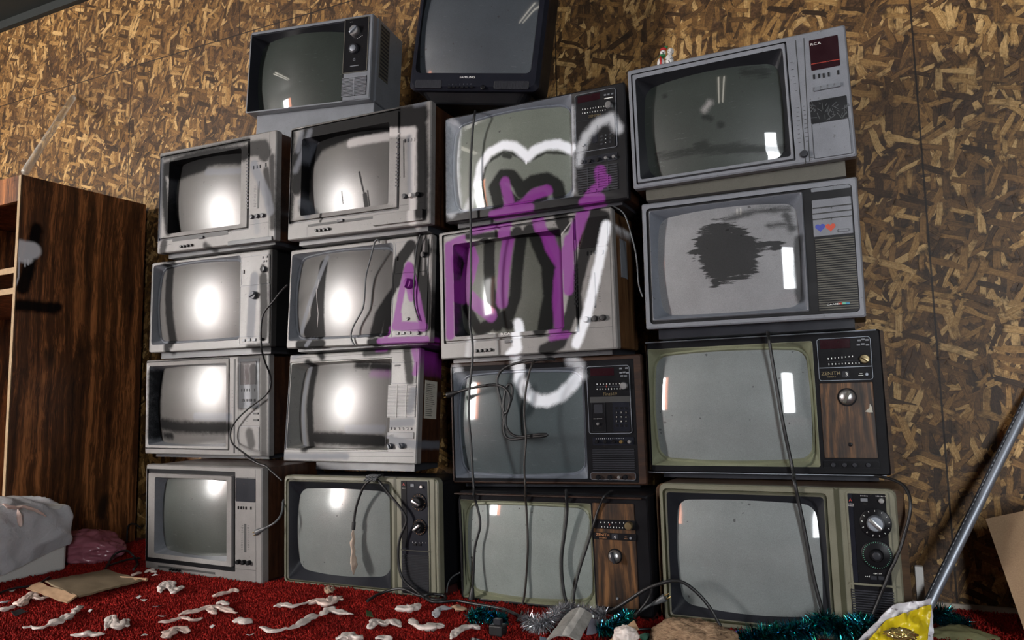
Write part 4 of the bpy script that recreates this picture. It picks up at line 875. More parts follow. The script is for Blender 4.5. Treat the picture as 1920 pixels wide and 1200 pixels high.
# carpet pile: a shag nobody could count
def pile():
    xs, ys = [], []
    sp = .0070
    gx = np.arange(-3.3, 2.0, sp); gy = np.arange(-1.25, WALL_Y - .01, sp)
    XX, YY = np.meshgrid(gx, gy); XX = (XX + rng.uniform(-.5, .5, XX.shape) * sp).ravel(); YY = (YY + rng.uniform(-.5, .5, YY.shape) * sp).ravel()
    # only where the camera could look: not deep behind the frame edge, not under the stacks
    inC4 = (XX > -1.59) & (XX < -.93) & (YY > -.115 - .04 * (XX + 1.578)); inD = (XX > -.905) & (XX < -.235) & (YY > -.08); inE = (XX > -.185) & (XX < .46) & (YY > -.055); inF = (XX > .475) & (XX < 1.105) & (YY > -.06); inCab = (XX < -2.13) & (XX > -3.32) & (YY > -.30); inFoam = (XX < -1.855) & (YY > -.79) & (YY < -.225)
    k = ~(inC4 | inD | inE | inF | inCab | inFoam)
    XX, YY = XX[k], YY[k]; n = len(XX)
    clump = np.array([mnoise.noise(Vector((x * 28, y * 28, 0))) for x, y in zip(XX, YY)])
    h = .009 + .005 * clump + rng.uniform(0, .005, n); a = rng.uniform(0, 6.283, n); r = rng.uniform(.0022, .0036, n); lx = rng.normal(0, .006, n); ly = rng.normal(0, .006, n)
    V = np.zeros((n, 7, 3), np.float32)
    for i in range(3):
        c, s = np.cos(a + 2.0944 * i), np.sin(a + 2.0944 * i)
        V[:, i] = np.stack([XX + c * r, YY + s * r, np.full(n, -.0005)], 1)
        V[:, 3 + i] = np.stack([XX + c * r * 1.05 + lx * .6, YY + s * r * 1.05 + ly * .6, h * .65], 1)
    V[:, 6] = np.stack([XX + lx, YY + ly, h], 1)
    F = []
    b = np.arange(n)[:, None] * 7
    T = np.concatenate([np.concatenate([b + i, b + (i + 1) % 3, b + 3 + (i + 1) % 3, b + i, b + 3 + (i + 1) % 3, b + 3 + i, b + 3 + i, b + 3 + (i + 1) % 3, b + 6], 1) for i in range(3)], 1).reshape(-1)
    me = bpy.data.meshes.new('carpet_pile'); nf = len(T) // 3
    me.vertices.add(n * 7); me.vertices.foreach_set('co', V.reshape(-1)); me.loops.add(len(T)); me.loops.foreach_set('vertex_index', T.astype(np.int32))
    me.polygons.add(nf); me.polygons.foreach_set('loop_start', (np.arange(nf) * 3).astype(np.int32)); me.polygons.foreach_set('loop_total', np.full(nf, 3, np.int32)); me.update(); me.validate()
    nt = NT('shag_pile'); co = nt.obj_co(); n1 = nt.noise(co, 260, 2, .7); n2 = nt.noise(co, 7, 4, .6)
    col = nt.ramp(n1, [(.3, (.10, .004, .004)), (.55, (.36, .014, .010)), (.75, (.52, .05, .03))]); col = nt.mix(nt.step(n2, .4, .7, 0., .45), col, (.10, .006, .006))
    me.materials.append(nt.out(col, .85, Specular_IOR_Level=.15)); o = bpy.data.objects.new('carpet_pile', me); COL.objects.link(o)
    tag(o, 'red shag carpet pile covering the floor', 'carpet', kind='stuff')
pile()

# windows behind the camera: the daylight of the room
def glow(name, c, s):
    m = bpy.data.materials.new(name); m.use_nodes = True; b = m.node_tree.nodes['Principled BSDF']; b.inputs['Base Color'].default_value = (0, 0, 0, 1); b.inputs['Emission Color'].default_value = (*c, 1); b.inputs['Emission Strength'].default_value = s; return m
frame_m = flat_mat('window_frame_paint', (.3, .28, .25))
def window(name, x0, x1, z0, z1, panes):
    r = empty(name, (x0, Y0, z0)); struct(r)
    bm = bmesh.new(); w = .05; X, Zh = x1 - x0, z1 - z0
    for a in ((-w, 0, -w, X + w, .04, 0), (-w, 0, Zh, X + w, .04, Zh + w), (-w, 0, 0, 0, .04, Zh), (X, 0, 0, X + w, .04, Zh)): box(bm, *a)
    finish('window_frame', bm, frame_m, r)
    for nm, a, b, c, d, mm in panes:
        bm = bmesh.new(); box(bm, a - x0, .004, c - z0, b - x0, .010, d - z0); finish(nm, bm, mm, r)
SKY = glow('daylight_pane', (1.0, .985, .96), 92.0); SKY2 = glow('daylight_pane_right', (.93, .97, 1.0), 36.0); ORG = glow('orange_blind', (1.0, .36, .2), 14.0); DIM = glow('shaded_pane', (.62, .85, .66), 2.2)
window('window_1', -4.95, -3.60, .5, 2.4, [('pane', -4.62, -4.02, .5, 2.4, SKY), ('shaded_pane', -4.95, -4.62, .5, 2.4, DIM), ('orange_blind', -4.0, -3.72, .5, 2.4, ORG)])
window('window_2', 2.55, 3.10, .30, 2.25, [('pane', 2.55, 3.10, .30, 2.25, SKY2)])
# two fluorescent fittings under the ceiling
TUBE = glow('fluorescent_tube', (1.0, .93, .80), 6.0)
for i, (x, y) in enumerate(((-2.6, -1.7), (.7, -1.9))):
    r = empty('fluorescent_light', (x, y, ZC)); tag(r, ('left' if i == 0 else 'right') + ' twin tube fluorescent fitting under the dark ceiling', 'light', 'ceiling lights')
    bm = bmesh.new(); box(bm, -.11, -.62, -.05, .11, .62, -.002, bev=.006); finish('housing', bm, frame_m, r)
    for sx in (-.05, .05):
        bm = bmesh.new(); tube(bm, [Vector((sx, -.58, -.07)), Vector((sx, 0, -.07)), Vector((sx, .58, -.07))], .014, 12); finish('tube', bm, TUBE, r)

# ------------------------------------------------------------------ wooden cabinet at the left
class Panel(TV):
    def __init__(s, key, o, yaw, crop, W, H):
        s.key = key; s.R = Matrix.Rotation(yaw, 3, 'Z'); s.o = Vector(o); s.crop = crop; s.W, s.H = W, H; s.layers = []; s.paint = True; s.arch = (0, 0)
        s.inv = s.R.transposed(); s.eye = s.inv @ (CAM - s.o); s.scr = None
        s.root = empty('cabinet', s.o, s.R); bpy.context.view_layer.update()
c = Panel('cabinet', (-2.212, -.278, 0), math.radians(90 - 2.8), (0, 300, .3333), .60, 1.652)
c.set_paint([('k', 14, .97, [(34, [(205, 390), (190, 470), (150, 640), (128, 720)]), (26, [(95, 822), (325, 828)]), (30, [(110, 815), (300, 835)])]),
             ('w', 10, .8, [(44, [(120, 500), (180, 508)]), (34, [(100, 530), (150, 545)])]),
             ('w', 3, .8, [(6, [(88, 490), (80, 700)]), (4, [(108, 550), (104, 660), (75, 750), (72, 800)]), (4, [(142, 560), (140, 598)]), (4, [(158, 560), (158, 588)])])], (-1e6, -1e6, -1e6, -1e6), 0)
wm = material('wood_cabinet', c); W_, H_ = c.W, c.H; CW = 1.1; TH = .020
cab = c.root; tag(cab, 'tall dark wood grained open cabinet at the left edge with spray marks on its side', 'cabinet')
edge_m = flat_mat('chipboard_edge', (.30, .20, .10), .6, .3, 60)
def part(name, *boxes, m=None, parent=None, bev=.001):
    bm = bmesh.new()
    for b in boxes: box(bm, *b, bev=bev)
    return finish(name, bm, m or wm, parent or cab)
part('side_panel', (.004, 0, 0, W_, TH, H_)); wm = material('wood_cabinet'); part('side_panel', (.004, CW - TH, 0, W_, CW, H_)); part('edge_banding', (-.0005, .001, .001, .0035, TH, H_ - .001), m=edge_m)
part('top_panel', (.0, TH, H_ - .02, W_, CW - TH, H_)); part('bottom_panel', (.02, TH, .05, W_, CW - TH, .07)); part('back_panel', (W_ - .008, TH, .0, W_, CW - TH, H_ - .02))
part('top_rail', (.0, TH + .0005, H_ - .115, .02, CW - TH, H_ - .02)); sh = part('shelf', (.012, TH, 1.225, W_ - .008, CW - TH, 1.245)); part('shelf_edge', (.004, TH + .0005, 1.222, .012, CW - TH, 1.248), m=edge_m, parent=sh)
sh = part('shelf', (.012, TH, 1.135, W_ - .008, CW - TH, 1.155)); part('shelf_edge', (.004, TH + .0005, 1.132, .012, CW - TH, 1.158), m=edge_m, parent=sh)

# clear rod leaning from the cabinet top to the wall
nt = NT('clear_plastic'); clear_m = nt.out((.75, .74, .66), .12, Alpha=.34)
bm = bmesh.new(); p0 = on_axis(47, 322, 2, 1.668); p1 = at_y(137, 183, WALL_Y - .02); tube(bm, [p0, (p0 + p1) / 2, p1], .0155, 14); o = finish('clear_tube', bm, clear_m, None, True)
tag(o, 'clear plastic tube leaning on the wall above the wooden cabinet', 'tube')

# ------------------------------------------------------------------ things on the floor
def lump_noise(v, s, a, seed=0.): return mnoise.noise(Vector((v.x * s + seed, v.y * s, v.z * s))) * a
def sheet(name, corners, nu, nv, mats, thick=.003, crease=.01, scale=14, seed=0., sag=None, parent=None, mi=None):
    """a creased sheet spanned over four corners (a b along the top, d c along the bottom) with real thickness"""
    a, b, c_, d = [Vector(p) for p in corners]; bm = bmesh.new(); nrm = (b - a).cross(d - a).normalized(); G = []
    for j in range(nv + 1):
        row = []
        for i in range(nu + 1):
            u, v = i / nu, j / nv; p = (a * (1 - u) + b * u) * (1 - v) + (d * (1 - u) + c_ * u) * v
            q = mnoise.noise(Vector((p.x * scale + seed, p.y * scale, p.z * scale))); q2 = 1 - abs(mnoise.noise(Vector((p.x * scale * 2.1, p.y * scale * 2.1 + seed, p.z * scale * 2.1)))) * 2
            p = p + nrm * (q * crease + q2 * crease * .5)
            if sag: p = p + sag(u, v)
            row.append(p)
        G.append(row)
    F = [[bm.verts.new(p) for p in r] for r in G]; B = [[bm.verts.new(p - nrm * thick) for p in r] for r in G]
    for j in range(nv):
        for i in range(nu):
            f = bm.faces.new((F[j][i], F[j][i + 1], F[j + 1][i + 1], F[j + 1][i])); g = bm.faces.new((B[j][i], B[j + 1][i], B[j + 1][i + 1], B[j][i + 1]))
            if mi: f.material_index = g.material_index = mi((i + .5) / nu, (j + .5) / nv)
    ring = [(0, i) for i in range(nu)] + [(j, nu) for j in range(nv)] + [(nv, i) for i in range(nu, 0, -1)] + [(j, 0) for j in range(nv, 0, -1)]
    for (j, i), (j2, i2) in zip(ring, ring[1:] + ring[:1]): bm.faces.new((F[j][i], F[j2][i2], B[j2][i2], B[j][i]))
    return finish(name, bm, mats, parent, True, 60)
def blob(name, cen, rad, mats, amp=.2, sc=3., seed=0., flat_z=None, sub=4, parent=None, crease=.0):
    bm = bmesh.new(); bmesh.ops.create_icosphere(bm, subdivisions=sub, radius=1)
    for v in bm.verts:
        n_ = mnoise.noise(v.co * sc + Vector((seed, seed * .7, 0))) * amp + (1 - 2 * abs(mnoise.noise(v.co * sc * 2.2 + Vector((seed, 0, 0))))) * crease
        q = v.co * (1 + n_); v.co = Vector((q.x * rad[0] + cen[0], q.y * rad[1] + cen[1], q.z * rad[2] + cen[2]))
        if flat_z is not None: v.co.z = max(v.co.z, flat_z)
    return finish(name, bm, mats, parent, True)
nt = NT('foam_board'); n_ = nt.noise(nt.obj_co(), 260, 2, .7); foam_m = nt.out(nt.mix(n_, (.52, .50, .47), (.68, .66, .63)), .8)
nt = NT('milky_plastic'); co = nt.obj_co(); n_ = nt.noise(co, 12, 4, .6); nt.bump(nt.noise(co, 24, 4, .65, 1.0), .5, .01)
milky_m = nt.out(nt.mix(n_, (.74, .74, .77), (.90, .89, .91)), .26, Subsurface_Weight=.0, Sheen_Weight=.1)
r = empty('foam_block', (-1.865, -.235, 0)); tag(r, 'white foam block wrapped in milky plastic beside the wooden cabinet', 'packaging')
bm = bmesh.new(); box(bm, -.31, -.55, .002, 0, 0, .26, bev=.012); finish('block', bm, foam_m, r)
bm = bmesh.new()      # plastic wrap hanging over the block, its hem rising towards the back corner
NU, NV = 60, 44; G = []
def wrap(u, v):
    # u runs along the right face from the front (-y) to the back corner and round it; v from the hem up over the top
    y = -.62 + .66 * u; hem = .03 + .11 * max(0, u - .35) ** 1.2 + .012 * math.sin(u * 9); top = .285 - .05 * u ** 3
    if v < .62: t = v / .62; z = hem + (top - hem) * t; x = .012 + .018 * math.sin(t * PI) - .03 * max(0, t - .75) / .25
    else: t = (v - .62) / .38; z = top + .028 * math.sin(t * PI * .8); x = -.018 - .28 * t
    if u > .93: k = (u - .93) / .07; x -= .06 * k * k; y -= .02 * k
    p = Vector((x, y, z)); k = 1 - abs(mnoise.noise(Vector((p.y * 7, p.z * 9 + p.y * 8, p.x * 6)))) * 2.2; k2 = mnoise.noise(Vector((p.y * 22, p.z * 22, p.x * 22)))
    return p + Vector((.019 * k + .005 * k2, 0, .010 * k + .004 * k2))
V_ = [[bm.verts.new(wrap(i / NU, j / NV)) for i in range(NU + 1)] for j in range(NV + 1)]
for j in range(NV):
    for i in range(NU): bm.faces.new((V_[j][i], V_[j][i + 1], V_[j + 1][i + 1], V_[j + 1][i]))
bmesh.ops.solidify(bm, geom=bm.faces[:], thickness=.003)
finish('plastic_wrap', bm, milky_m, r, True, 70)

nt = NT('pink_film'); pink_m = nt.out(nt.mix(nt.noise(nt.obj_co(), 20, 4), (.22, .06, .085), (.40, .15, .19)), .22)
p = floor_at(160, 1050); o = blob('plastic_bag', (p.x - .05, p.y + .03, .052), (.17, .12, .070), pink_m, .22, 1.8, 3.3, .004, 5, None, .10); tag(o, 'crumpled translucent pink plastic bag behind the wrapped foam block', 'bag')

nt = NT('cardboard'); co = nt.obj_co(); n_ = nt.noise(co, 220, 3, .65); n2 = nt.noise(co, 6, 3)
card_m = nt.out(nt.mix(n_, (.14, .10, .055), (.27, .20, .12)), .8); nt = NT('cardboard_tan'); n_ = nt.noise(nt.obj_co(), 300, 3, .7); tan_m = nt.out(nt.mix(n_, (.17, .10, .055), (.36, .24, .14)), .8)
nt = NT('torn_kraft'); n_ = nt.noise(nt.obj_co(), 60, 3, .65); kraft_m = nt.out(nt.mix(n_, (.30, .17, .09), (.52, .34, .2)), .8)
P = [floor_at(84, 1092, .035), floor_at(200, 1070, .030), floor_at(266, 1090, .020), floor_at(148, 1120, .024)]
r = empty('cardboard_piece', (0, 0, 0)); tag(r, 'flat torn piece of brown cardboard lying on the red carpet', 'cardboard')
sheet('panel', [P[0], P[1], P[2], P[3]], 20, 14, card_m, .006, .003, 20, 1, parent=r); e = (P[3] - P[0])
sheet('torn_flap', [P[0] + Vector((-.01, -.01, 0)), P[3] + Vector((0, -.006, .004)), P[3] + Vector((-.005, -.035, -.012)), P[0] + Vector((-.03, -.045, -.014))], 16, 6, kraft_m, .005, .006, 26, 2, parent=r)
bm = bmesh.new(); tube(bm, [P[2] + Vector((-.01, -.01, .004)), (P[2] + P[1]) / 2 + Vector((.02, -.03, .002)), P[2] + Vector((.02, .03, .006))][:2] + [P[2] + Vector((.012, .012, .004))], .006, 6); finish('curled_edge', bm, kraft_m, r)

# deflated balloons -----------------------------------------------------------
def balloon_mat(name, a, b):
    nt = NT(name); co = nt.obj_co(); n_ = nt.noise(co, 45, 3, .6); nt.bump(nt.noise(co, 90, 2, .5, 1.0), .3, .003)
    return nt.out(nt.mix(n_, a, b), .42, Subsurface_Weight=.0)
bal_m = [balloon_mat('balloon_white', (.66, .55, .50), (.88, .79, .73)), balloon_mat('balloon_pink', (.66, .47, .40), (.88, .70, .62)), balloon_mat('balloon_grey', (.33, .33, .36), (.55, .54, .56)), balloon_mat('balloon_tan', (.36, .23, .14), (.60, .42, .29))]
CB = (0, 1020, 1 / 3); CC = (600, 1060, 1 / 3)
def balloon(crop, pts, w, label, m=0, parent=None, base_z=.011, world=None, seed=None, name='deflated_balloon'):
    sd = seed if seed is not None else sum(a * 7 + b * 3 for a, b in pts) if pts else 1.
    rs = random.Random(int(sd))
    P = world or [floor_at(crop[0] + x * crop[2], crop[1] + y * crop[2], base_z + .006) for x, y in pts]
    S = spline(P, .006); N = len(S); ww = w if isinstance(w, (list, tuple)) else [w] * 2
    bm = bmesh.new()
    def rad(t):
        k = t * (len(ww) - 1); i = min(int(k), len(ww) - 2); b = ww[i] + (ww[i + 1] - ww[i]) * (k - i)
        e = min(1., .45 + 4 * min(t, 1 - t)); return b * e * (1 + .28 * mnoise.noise(Vector((t * 7, sd * .13, 0))))
    R_ = tube(bm, S, rad, 22, 0, .42)
    for i, ring in enumerate(R_):
        t = i / (N - 1); c_ = S[i]; ph = 4 * mnoise.noise(Vector((t * 3, sd * .31, 2))); lob = 1 + .45 * mnoise.noise(Vector((t * 9, sd * .17, 5)))
        for k, v in enumerate(ring):
            th = 2 * PI * k / 22; w_ = 1 + .24 * math.sin(3 * th + ph) + .14 * math.sin(7 * th - 2 * ph + 6 * t)
            d_ = v.co - c_; v.co = c_ + Vector((d_.x * lob, d_.y * lob, d_.z)) * w_
    for v in bm.verts:
        q = v.co * 1.0; n1 = mnoise.noise(q * 70 + Vector((sd, 0, 0))); n2 = .5 - 2.4 * abs(mnoise.noise(q * 88 + Vector((0, sd, 0)))); s_ = ww[len(ww) // 2] * .42
        v.co += Vector((mnoise.noise(q * 60 + Vector((3, sd, 1))) * s_, mnoise.noise(q * 60 + Vector((9, sd, 4))) * s_, n1 * s_ * .9 + n2 * s_ * .22))
        if world is None: v.co.z = max(v.co.z, base_z - .004)
    bmesh.ops.smooth_vert(bm, verts=bm.verts[:], factor=.35, use_axis_x=True, use_axis_y=True, use_axis_z=True)
    o = finish(name, bm, bal_m[m], parent, True)
    if parent is None: tag(o, label, 'balloon', 'burst balloons on the carpet')
    return o
BL = [(CB, [(130, 472), (190, 466), (240, 468), (310, 440), (380, 412), (402, 398), (450, 355)], (.009, .006, .017, .016, .007, .022), 'long twisted white burst balloon in two lobes nearest the cardboard piece', 0),
 (CB, [(400, 515), (490, 506), (585, 510)], (.010, .013, .006), 'flat white burst balloon at the bottom edge below the twisted one', 0),
 (CB, [(590, 486), (632, 415), (660, 470), (700, 432), (718, 462)], (.006, .013, .012, .015, .010), 'white burst balloon folded like a letter M on the carpet', 0),
 (CB, [(105, 348), (150, 305), (190, 282), (215, 308), (290, 290)], (.016, .018, .014, .010, .007), 'cream burst balloon draped in front of the wrapped foam block', 1),
 (CB, [(0, 372), (50, 360), (88, 352)], (.013, .014, .006), 'white burst balloon beside a small black scrap at the left edge', 0),
 (CB, [(2, 330), (60, 318)], (.010, .006), 'pale grey burst balloon at the extreme left edge', 2),
 (CB, [(902, 268), (915, 232), (950, 222), (962, 262)], (.011, .014, .016, .012), 'white burst balloon curled upright on the carpet in front of the leftmost stack', 0),
 (CB, [(975, 275), (1000, 252), (1032, 240)], (.011, .013, .008), 'small white burst balloon right beside the upright curled one', 0),
 (CB, [(1198, 293), (1240, 280), (1290, 270), (1315, 258), (1338, 268)], (.014, .013, .008, .013, .008), 'cream burst balloon with a knotted end in front of the second stack', 1),
 (CB, [(998, 398), (1060, 384), (1120, 372), (1175, 352), (1240, 360), (1330, 388)], (.008, .012, .009, .012, .013, .007), 'long cream burst balloon lying in an arch on the carpet', 1),
 (CB, [(1165, 352), (1200, 385), (1222, 390)], (.009, .012, .008), 'short cream burst balloon hanging from the middle of the arched one', 1),
 (CB, [(1220, 335), (1250, 326), (1280, 342)], (.007, .011, .008), 'small white burst balloon just behind the arched one', 0),
 (CB, [(885, 440), (950, 432), (1030, 414), (1080, 428), (1145, 420)], (.007, .011, .010, .006, .008), 'thin cream burst balloon lying in front of the arched one', 1),
 (CB, [(1308, 430), (1355, 432), (1408, 440)], (.010, .020, .018), 'round white burst balloon with a puffed middle on the carpet', 0),
 (CB, [(930, 528), (970, 488), (1005, 475), (1055, 495)], (.012, .017, .015, .010), 'cream burst balloon bent like an elbow near the bottom edge', 1),
 (CB, [(1465, 470), (1520, 486), (1555, 486), (1660, 465), (1720, 430), (1780, 398)], (.013, .012, .005, .013, .016, .018), 'longest white burst balloon stretching up to the right on the carpet', 0),
 (CB, [(1538, 352), (1590, 340), (1640, 350), (1690, 340), (1740, 325)], (.006, .015, .010, .005, .012), 'white burst balloon with a thin tail under the olive television with the tied balloon', 0),
 (CB, [(1735, 330), (1790, 322), (1850, 335), (1880, 300), (1925, 315)], (.014, .020, .018, .015, .010), 'big crumpled pink burst balloon under the olive television with the tied balloon', 1),
 (CB, [(1810, 400), (1850, 368), (1890, 380), (1985, 395)], (.012, .014, .012, .008), 'white burst balloon folded in a Z in front of the big crumpled pink one', 0),
 (CB, [(1845, 275), (1852, 248), (1862, 270)], (.010, .015, .012), 'small brown translucent burst balloon against the olive television with the tied balloon', 3),
 (CB, [(742, 178), (770, 166), (795, 160)], (.009, .011, .007), 'pale burst balloon against the bottom left corner of the leftmost stack', 1),
 (CB, [(815, 160), (845, 148), (872, 158)], (.008, .012, .008), 'white burst balloon under the bottom left television', 0),
 (CC, [(440, 238), (490, 246), (560, 222)], (.014, .020, .016), 'broad white burst balloon in front of the cable loop', 0),
 (CC, [(280, 355), (320, 318), (370, 330), (400, 312), (455, 345)], (.014, .018, .010, .014, .008), 'white burst balloon with a green leaf scrap behind it', 0),
 (CC, [(512, 298), (545, 338), (600, 350), (650, 342), (700, 345)], (.010, .009, .010, .020, .014), 'white burst balloon curving towards the small teal tinsel', 0),
 (CC, [(652, 292), (668, 248), (740, 240)], (.009, .012, .012), 'grey white burst balloon bent beside the small teal tinsel', 2),
 (CC, [(745, 228), (780, 240), (822, 248)], (.014, .015, .010), 'tan burst balloon at the left end of the small teal tinsel', 3),
 (CC, [(735, 412), (768, 378), (800, 355), (850, 345), (905, 350)], (.012, .010, .012, .012, .013), 'white burst balloon with a bow shaped end below the small teal tinsel', 0),
 (CC, [(90, 412), (165, 398), (240, 412)], (.014, .020, .010), 'white burst balloon cut by the bottom edge left of the middle', 0),
 (CC, [(310, 414), (355, 406), (405, 412)], (.010, .012, .008), 'pale burst balloon tip cut by the bottom edge near the green scrap', 0)]
for cr_, pts, w, lab, m in BL: balloon(cr_, pts, w, lab, m)
# balloon on the wrapped foam
W3 = [Vector((-1.845, y, z)) for y, z in ((-.47, .292), (-.41, .285), (-.365, .295), (-.32, .270), (-.28, .225))]
W3 = [at for at in [on_axis(x, y, 0, -1.822) for x, y in ((5, 945), (28, 952), (44, 950), (66, 956), (86, 968))]]
r = empty('deflated_balloon', W3[1]); tag(r, 'cream burst balloon stuck on the wrapped foam block', 'balloon')
for a in (W3, [on_axis(x, y, 0, -1.825) for x, y in ((34, 955), (36, 972), (38, 988))]):
    balloon(None, [], (.010, .013, .011, .009), '', 1, None, world=[p - r.location for p in a], seed=77, name='body' if len(a) > 3 else 'tail').parent = r
for ch in r.children:
    for k in ('label', 'category', 'group'):
        if k in ch: del ch[k]
# small scraps
scr_m = flat_mat('paper_scrap_white', (.65, .63, .6)); blk_m = flat_mat('black_scrap', (.015, .015, .016), .5); grn_m = flat_mat('green_scrap', (.05, .09, .03), .5)
for i, (x, y, s_, m, lab) in enumerate(((780, 298, .010, scr_m, 'white paper scrap in the carpet right of the cardboard piece, farther one'), (812, 318, .012, scr_m, 'white paper scrap in the carpet right of the cardboard piece, nearer one'), (870, 178, .013, scr_m, 'white paper scrap against the bottom left television'), (70, 262, .012, scr_m, 'grey white paper scrap in front of the wrapped foam block'), (505, 378, .009, scr_m, 'white paper scrap right of the twisted balloon'), (912, 412, .012, scr_m, 'white paper scrap at the left end of the thin cream balloon'), (815, 508, .009, scr_m, 'white paper scrap left of the elbow shaped balloon'), (1192, 468, .007, scr_m, 'white paper scrap below the arched balloon'), (1408, 512, .010, scr_m, 'white paper scrap near the bottom edge left of the longest balloon'), (105, 383, .028, blk_m, 'black plastic scrap among balloons at the left edge'), (885, 352, .014, blk_m, 'dark scrap in the carpet left of the arched balloon'))):
    p = floor_at(x / 3, 1020 + y / 3, .016); ra = random.Random(i * 5 + 1); o = sheet('floor_scrap', [p + Vector((math.cos(a_) * s_ * ra.uniform(.6, 1.25), math.sin(a_) * s_ * ra.uniform(.6, 1.25), ra.uniform(-.003, .006))) for a_ in (2.4, .7, -.7, -2.4)], 4, 4, m, .0012, .003, 60, i); tag(o, lab, 'scrap')
p = floor_at(690, 1155, .016); o = sheet('leaf_scrap', [p + Vector((-.016, .012, .012)), p + Vector((.0, .018, .006)), p + Vector((.024, -.006, 0)), p + Vector((.004, -.012, .004))], 6, 4, grn_m, .0015, .002, 40); tag(o, 'dark green leaf shaped scrap behind a white balloon', 'scrap')

# ------------------------------------------------------------------ cords
rub = material('rubber'); rub2 = material('rubber_brown'); greyw = material('wire_grey')
from mathutils.bvhtree import BVHTree
def sets_tree():
    V, F = [], []; bpy.context.view_layer.update()
    for o in bpy.data.objects:
        if o.type != 'MESH': continue
        t_ = o
        while t_.parent: t_ = t_.parent
        if t_.get('category') != 'television': continue
        b = len(V); mw = o.matrix_world; V += [mw @ v.co for v in o.data.vertices]; F += [tuple(b + i for i in q.vertices) for q in o.data.polygons]
    return BVHTree.FromPolygons(V, F)
TREE = sets_tree()
def clear_of_sets(S, m):
    """a cord lies on the sets, not in them"""
    for it in range(6):
        for i, p in enumerate(S):
            d = p - CAM; L = d.length; d = d / L; h = TREE.ray_cast(CAM, d, L + .05)
            if h[0] is not None and h[3] < L: S[i] = CAM + d * (h[3] - m * 1.2); p = S[i]
            n = TREE.find_nearest(p, m)
            if n[0] is not None:
                v = p - n[0]; v = v.normalized() if v.length > 1e-5 else -d
                if v.dot(d) > 0: v = -d
                S[i] = n[0] + v * m
        if it < 4: S = [S[0]] + [(S[i - 1] + S[i] * 2 + S[i + 1]) / 4 for i in range(1, len(S) - 1)] + [S[-1]]
    return S
def cord(label, segs, r=.0042, m=None, plug=None, plug_label=None, name='power_cord'):
    """segs: (crop, y or None for the floor, points); a point may carry its own y as a third number"""
    P = []
    for crop, y, pts in segs:
        if crop is None: P += [Vector(q) for q in pts]; continue
        for q in pts:
            px, py = crop[0] + q[0] * crop[2], crop[1] + q[1] * crop[2]; yy = q[2] if len(q) > 2 else y
            P.append(floor_at(px, py, .016) if yy is None else at_y(px, py, yy))
    S = clear_of_sets(spline(P, .010), r + .0022); bm = bmesh.new(); tube(bm, S, r, 8); rt = finish(name, bm, m or rub, None, True, 50); tag(rt, label, 'cord', 'cords hanging and lying around the televisions')
    if plug:
        d = (S[-1] - S[-4]).normalized() if plug == 'end' else (S[0] - S[3]).normalized(); e = S[-1] if plug == 'end' else S[0]
        bm = bmesh.new(); tube(bm, spline([e - d * .004, e + d * .018, e + d * .034, e + d * .040], .006), lambda t: .005 + .006 * min(1, t * 1.4), 10); pl = finish('plug', bm, m or rub, rt, True, 50)
        s_ = d.cross(Vector((0, 1, 0))).normalized()
        for q in (-1, 1):
            bm = bmesh.new(); a = e + d * .040 + s_ * (.005 * q); tube(bm, [a, a + d * .008, a + d * .016], .0017, 6); finish('prong', bm, material('brass'), pl)
    return rt
cC1, cC2, cC3, cC4 = (260, 180, .25), (260, 440, .2), (260, 640, .2), (260, 850, .2166); cD2, cD3, cD4 = (520, 430, .2), (520, 630, .2167), (520, 860, .225)
cE1, cE2, cE3, cE4 = (810, 140, .2417), (810, 370, .2666), (830, 650, .2334), (840, 880, .2334); cF3, cF4 = (1190, 590, .276), (1220, 880, .2708)
YE = -.050
cord('long black cord hanging down the left side of the third stack to a plug', [(cE1, YE, [(338, 288, .06), (334, 296), (316, 420), (300, 700), (296, 900), (300, 1180)]), (cE2, YE, [(274, 600), (265, 900), (284, 1000), (284, 1150)]), (cE3, YE, [(215, 350), (210, 560), (226, 760), (240, 1000), (254, 1170)]), (cE4, YE, [(216, 230), (262, 440), (216, 620), (204, 860), (196, 960)])], .0040, rub, 'end')
cord('black cord looped in a tangle over the screen with the white curve', [(cE3, -.005, [(900, 92, .06), (850, 98), (700, 112), (560, 142), (462, 192), (432, 255), (445, 350), (488, 520), (492, 640), (485, 700), (520, 748), (600, 742), (690, 728), (790, 722), (846, 714), (850, 702), (790, 702), (690, 716), (600, 728), (530, 690), (496, 610), (510, 540), (548, 440), (570, 350), (552, 288), (522, 300), (494, 400), (486, 500, -.010), (505, 560, -.012), (540, 460, -.013), (545, 390, -.012), (515, 335, -.010), (440, 306), (330, 314), (210, 338), (118, 366)])], .0046, rub, 'end')
cord('thin brown cord hanging straight down the middle of the third stack', [(cE3, -.022, [(780, 100, .05), (722, 128), (686, 250), (662, 400), (655, 560), (670, 740), (655, 950), (668, 1170)]), (cE4, -.048, [(628, 260), (645, 600), (640, 720), (620, 980), (598, 1110)]), (cE4, None, [(592, 1160), (560, 1215)])], .0034, rub2)
cord('black cord curving down the pale screen beside the veneer panel of the third stack', [(cE4, -.052, [(950, 186, -.03), (954, 210), (960, 300), (940, 500), (912, 720), (920, 900), (940, 1040), (965, 1100)])], .0048)
cord('black cord slanting past the wood veneer panel at the bottom of the third stack', [(cE4, -.054, [(1320, 186, .02), (1250, 232), (1205, 340), (1150, 520), (1060, 800), (1012, 1000), (1010, 1090)])], .0036)
cord('thick black cord slanting down across the two lowest screens of the rightmost stack', [(cF3, .075, [(905, 112, .12), (908, 140), (930, 280), (970, 520), (1010, 750), (1080, 1080)]), (cF4, -.05, [(990, 60), (1022, 210), (1080, 500), (1130, 760), (1180, 950), (1196, 1010)])], .0050)
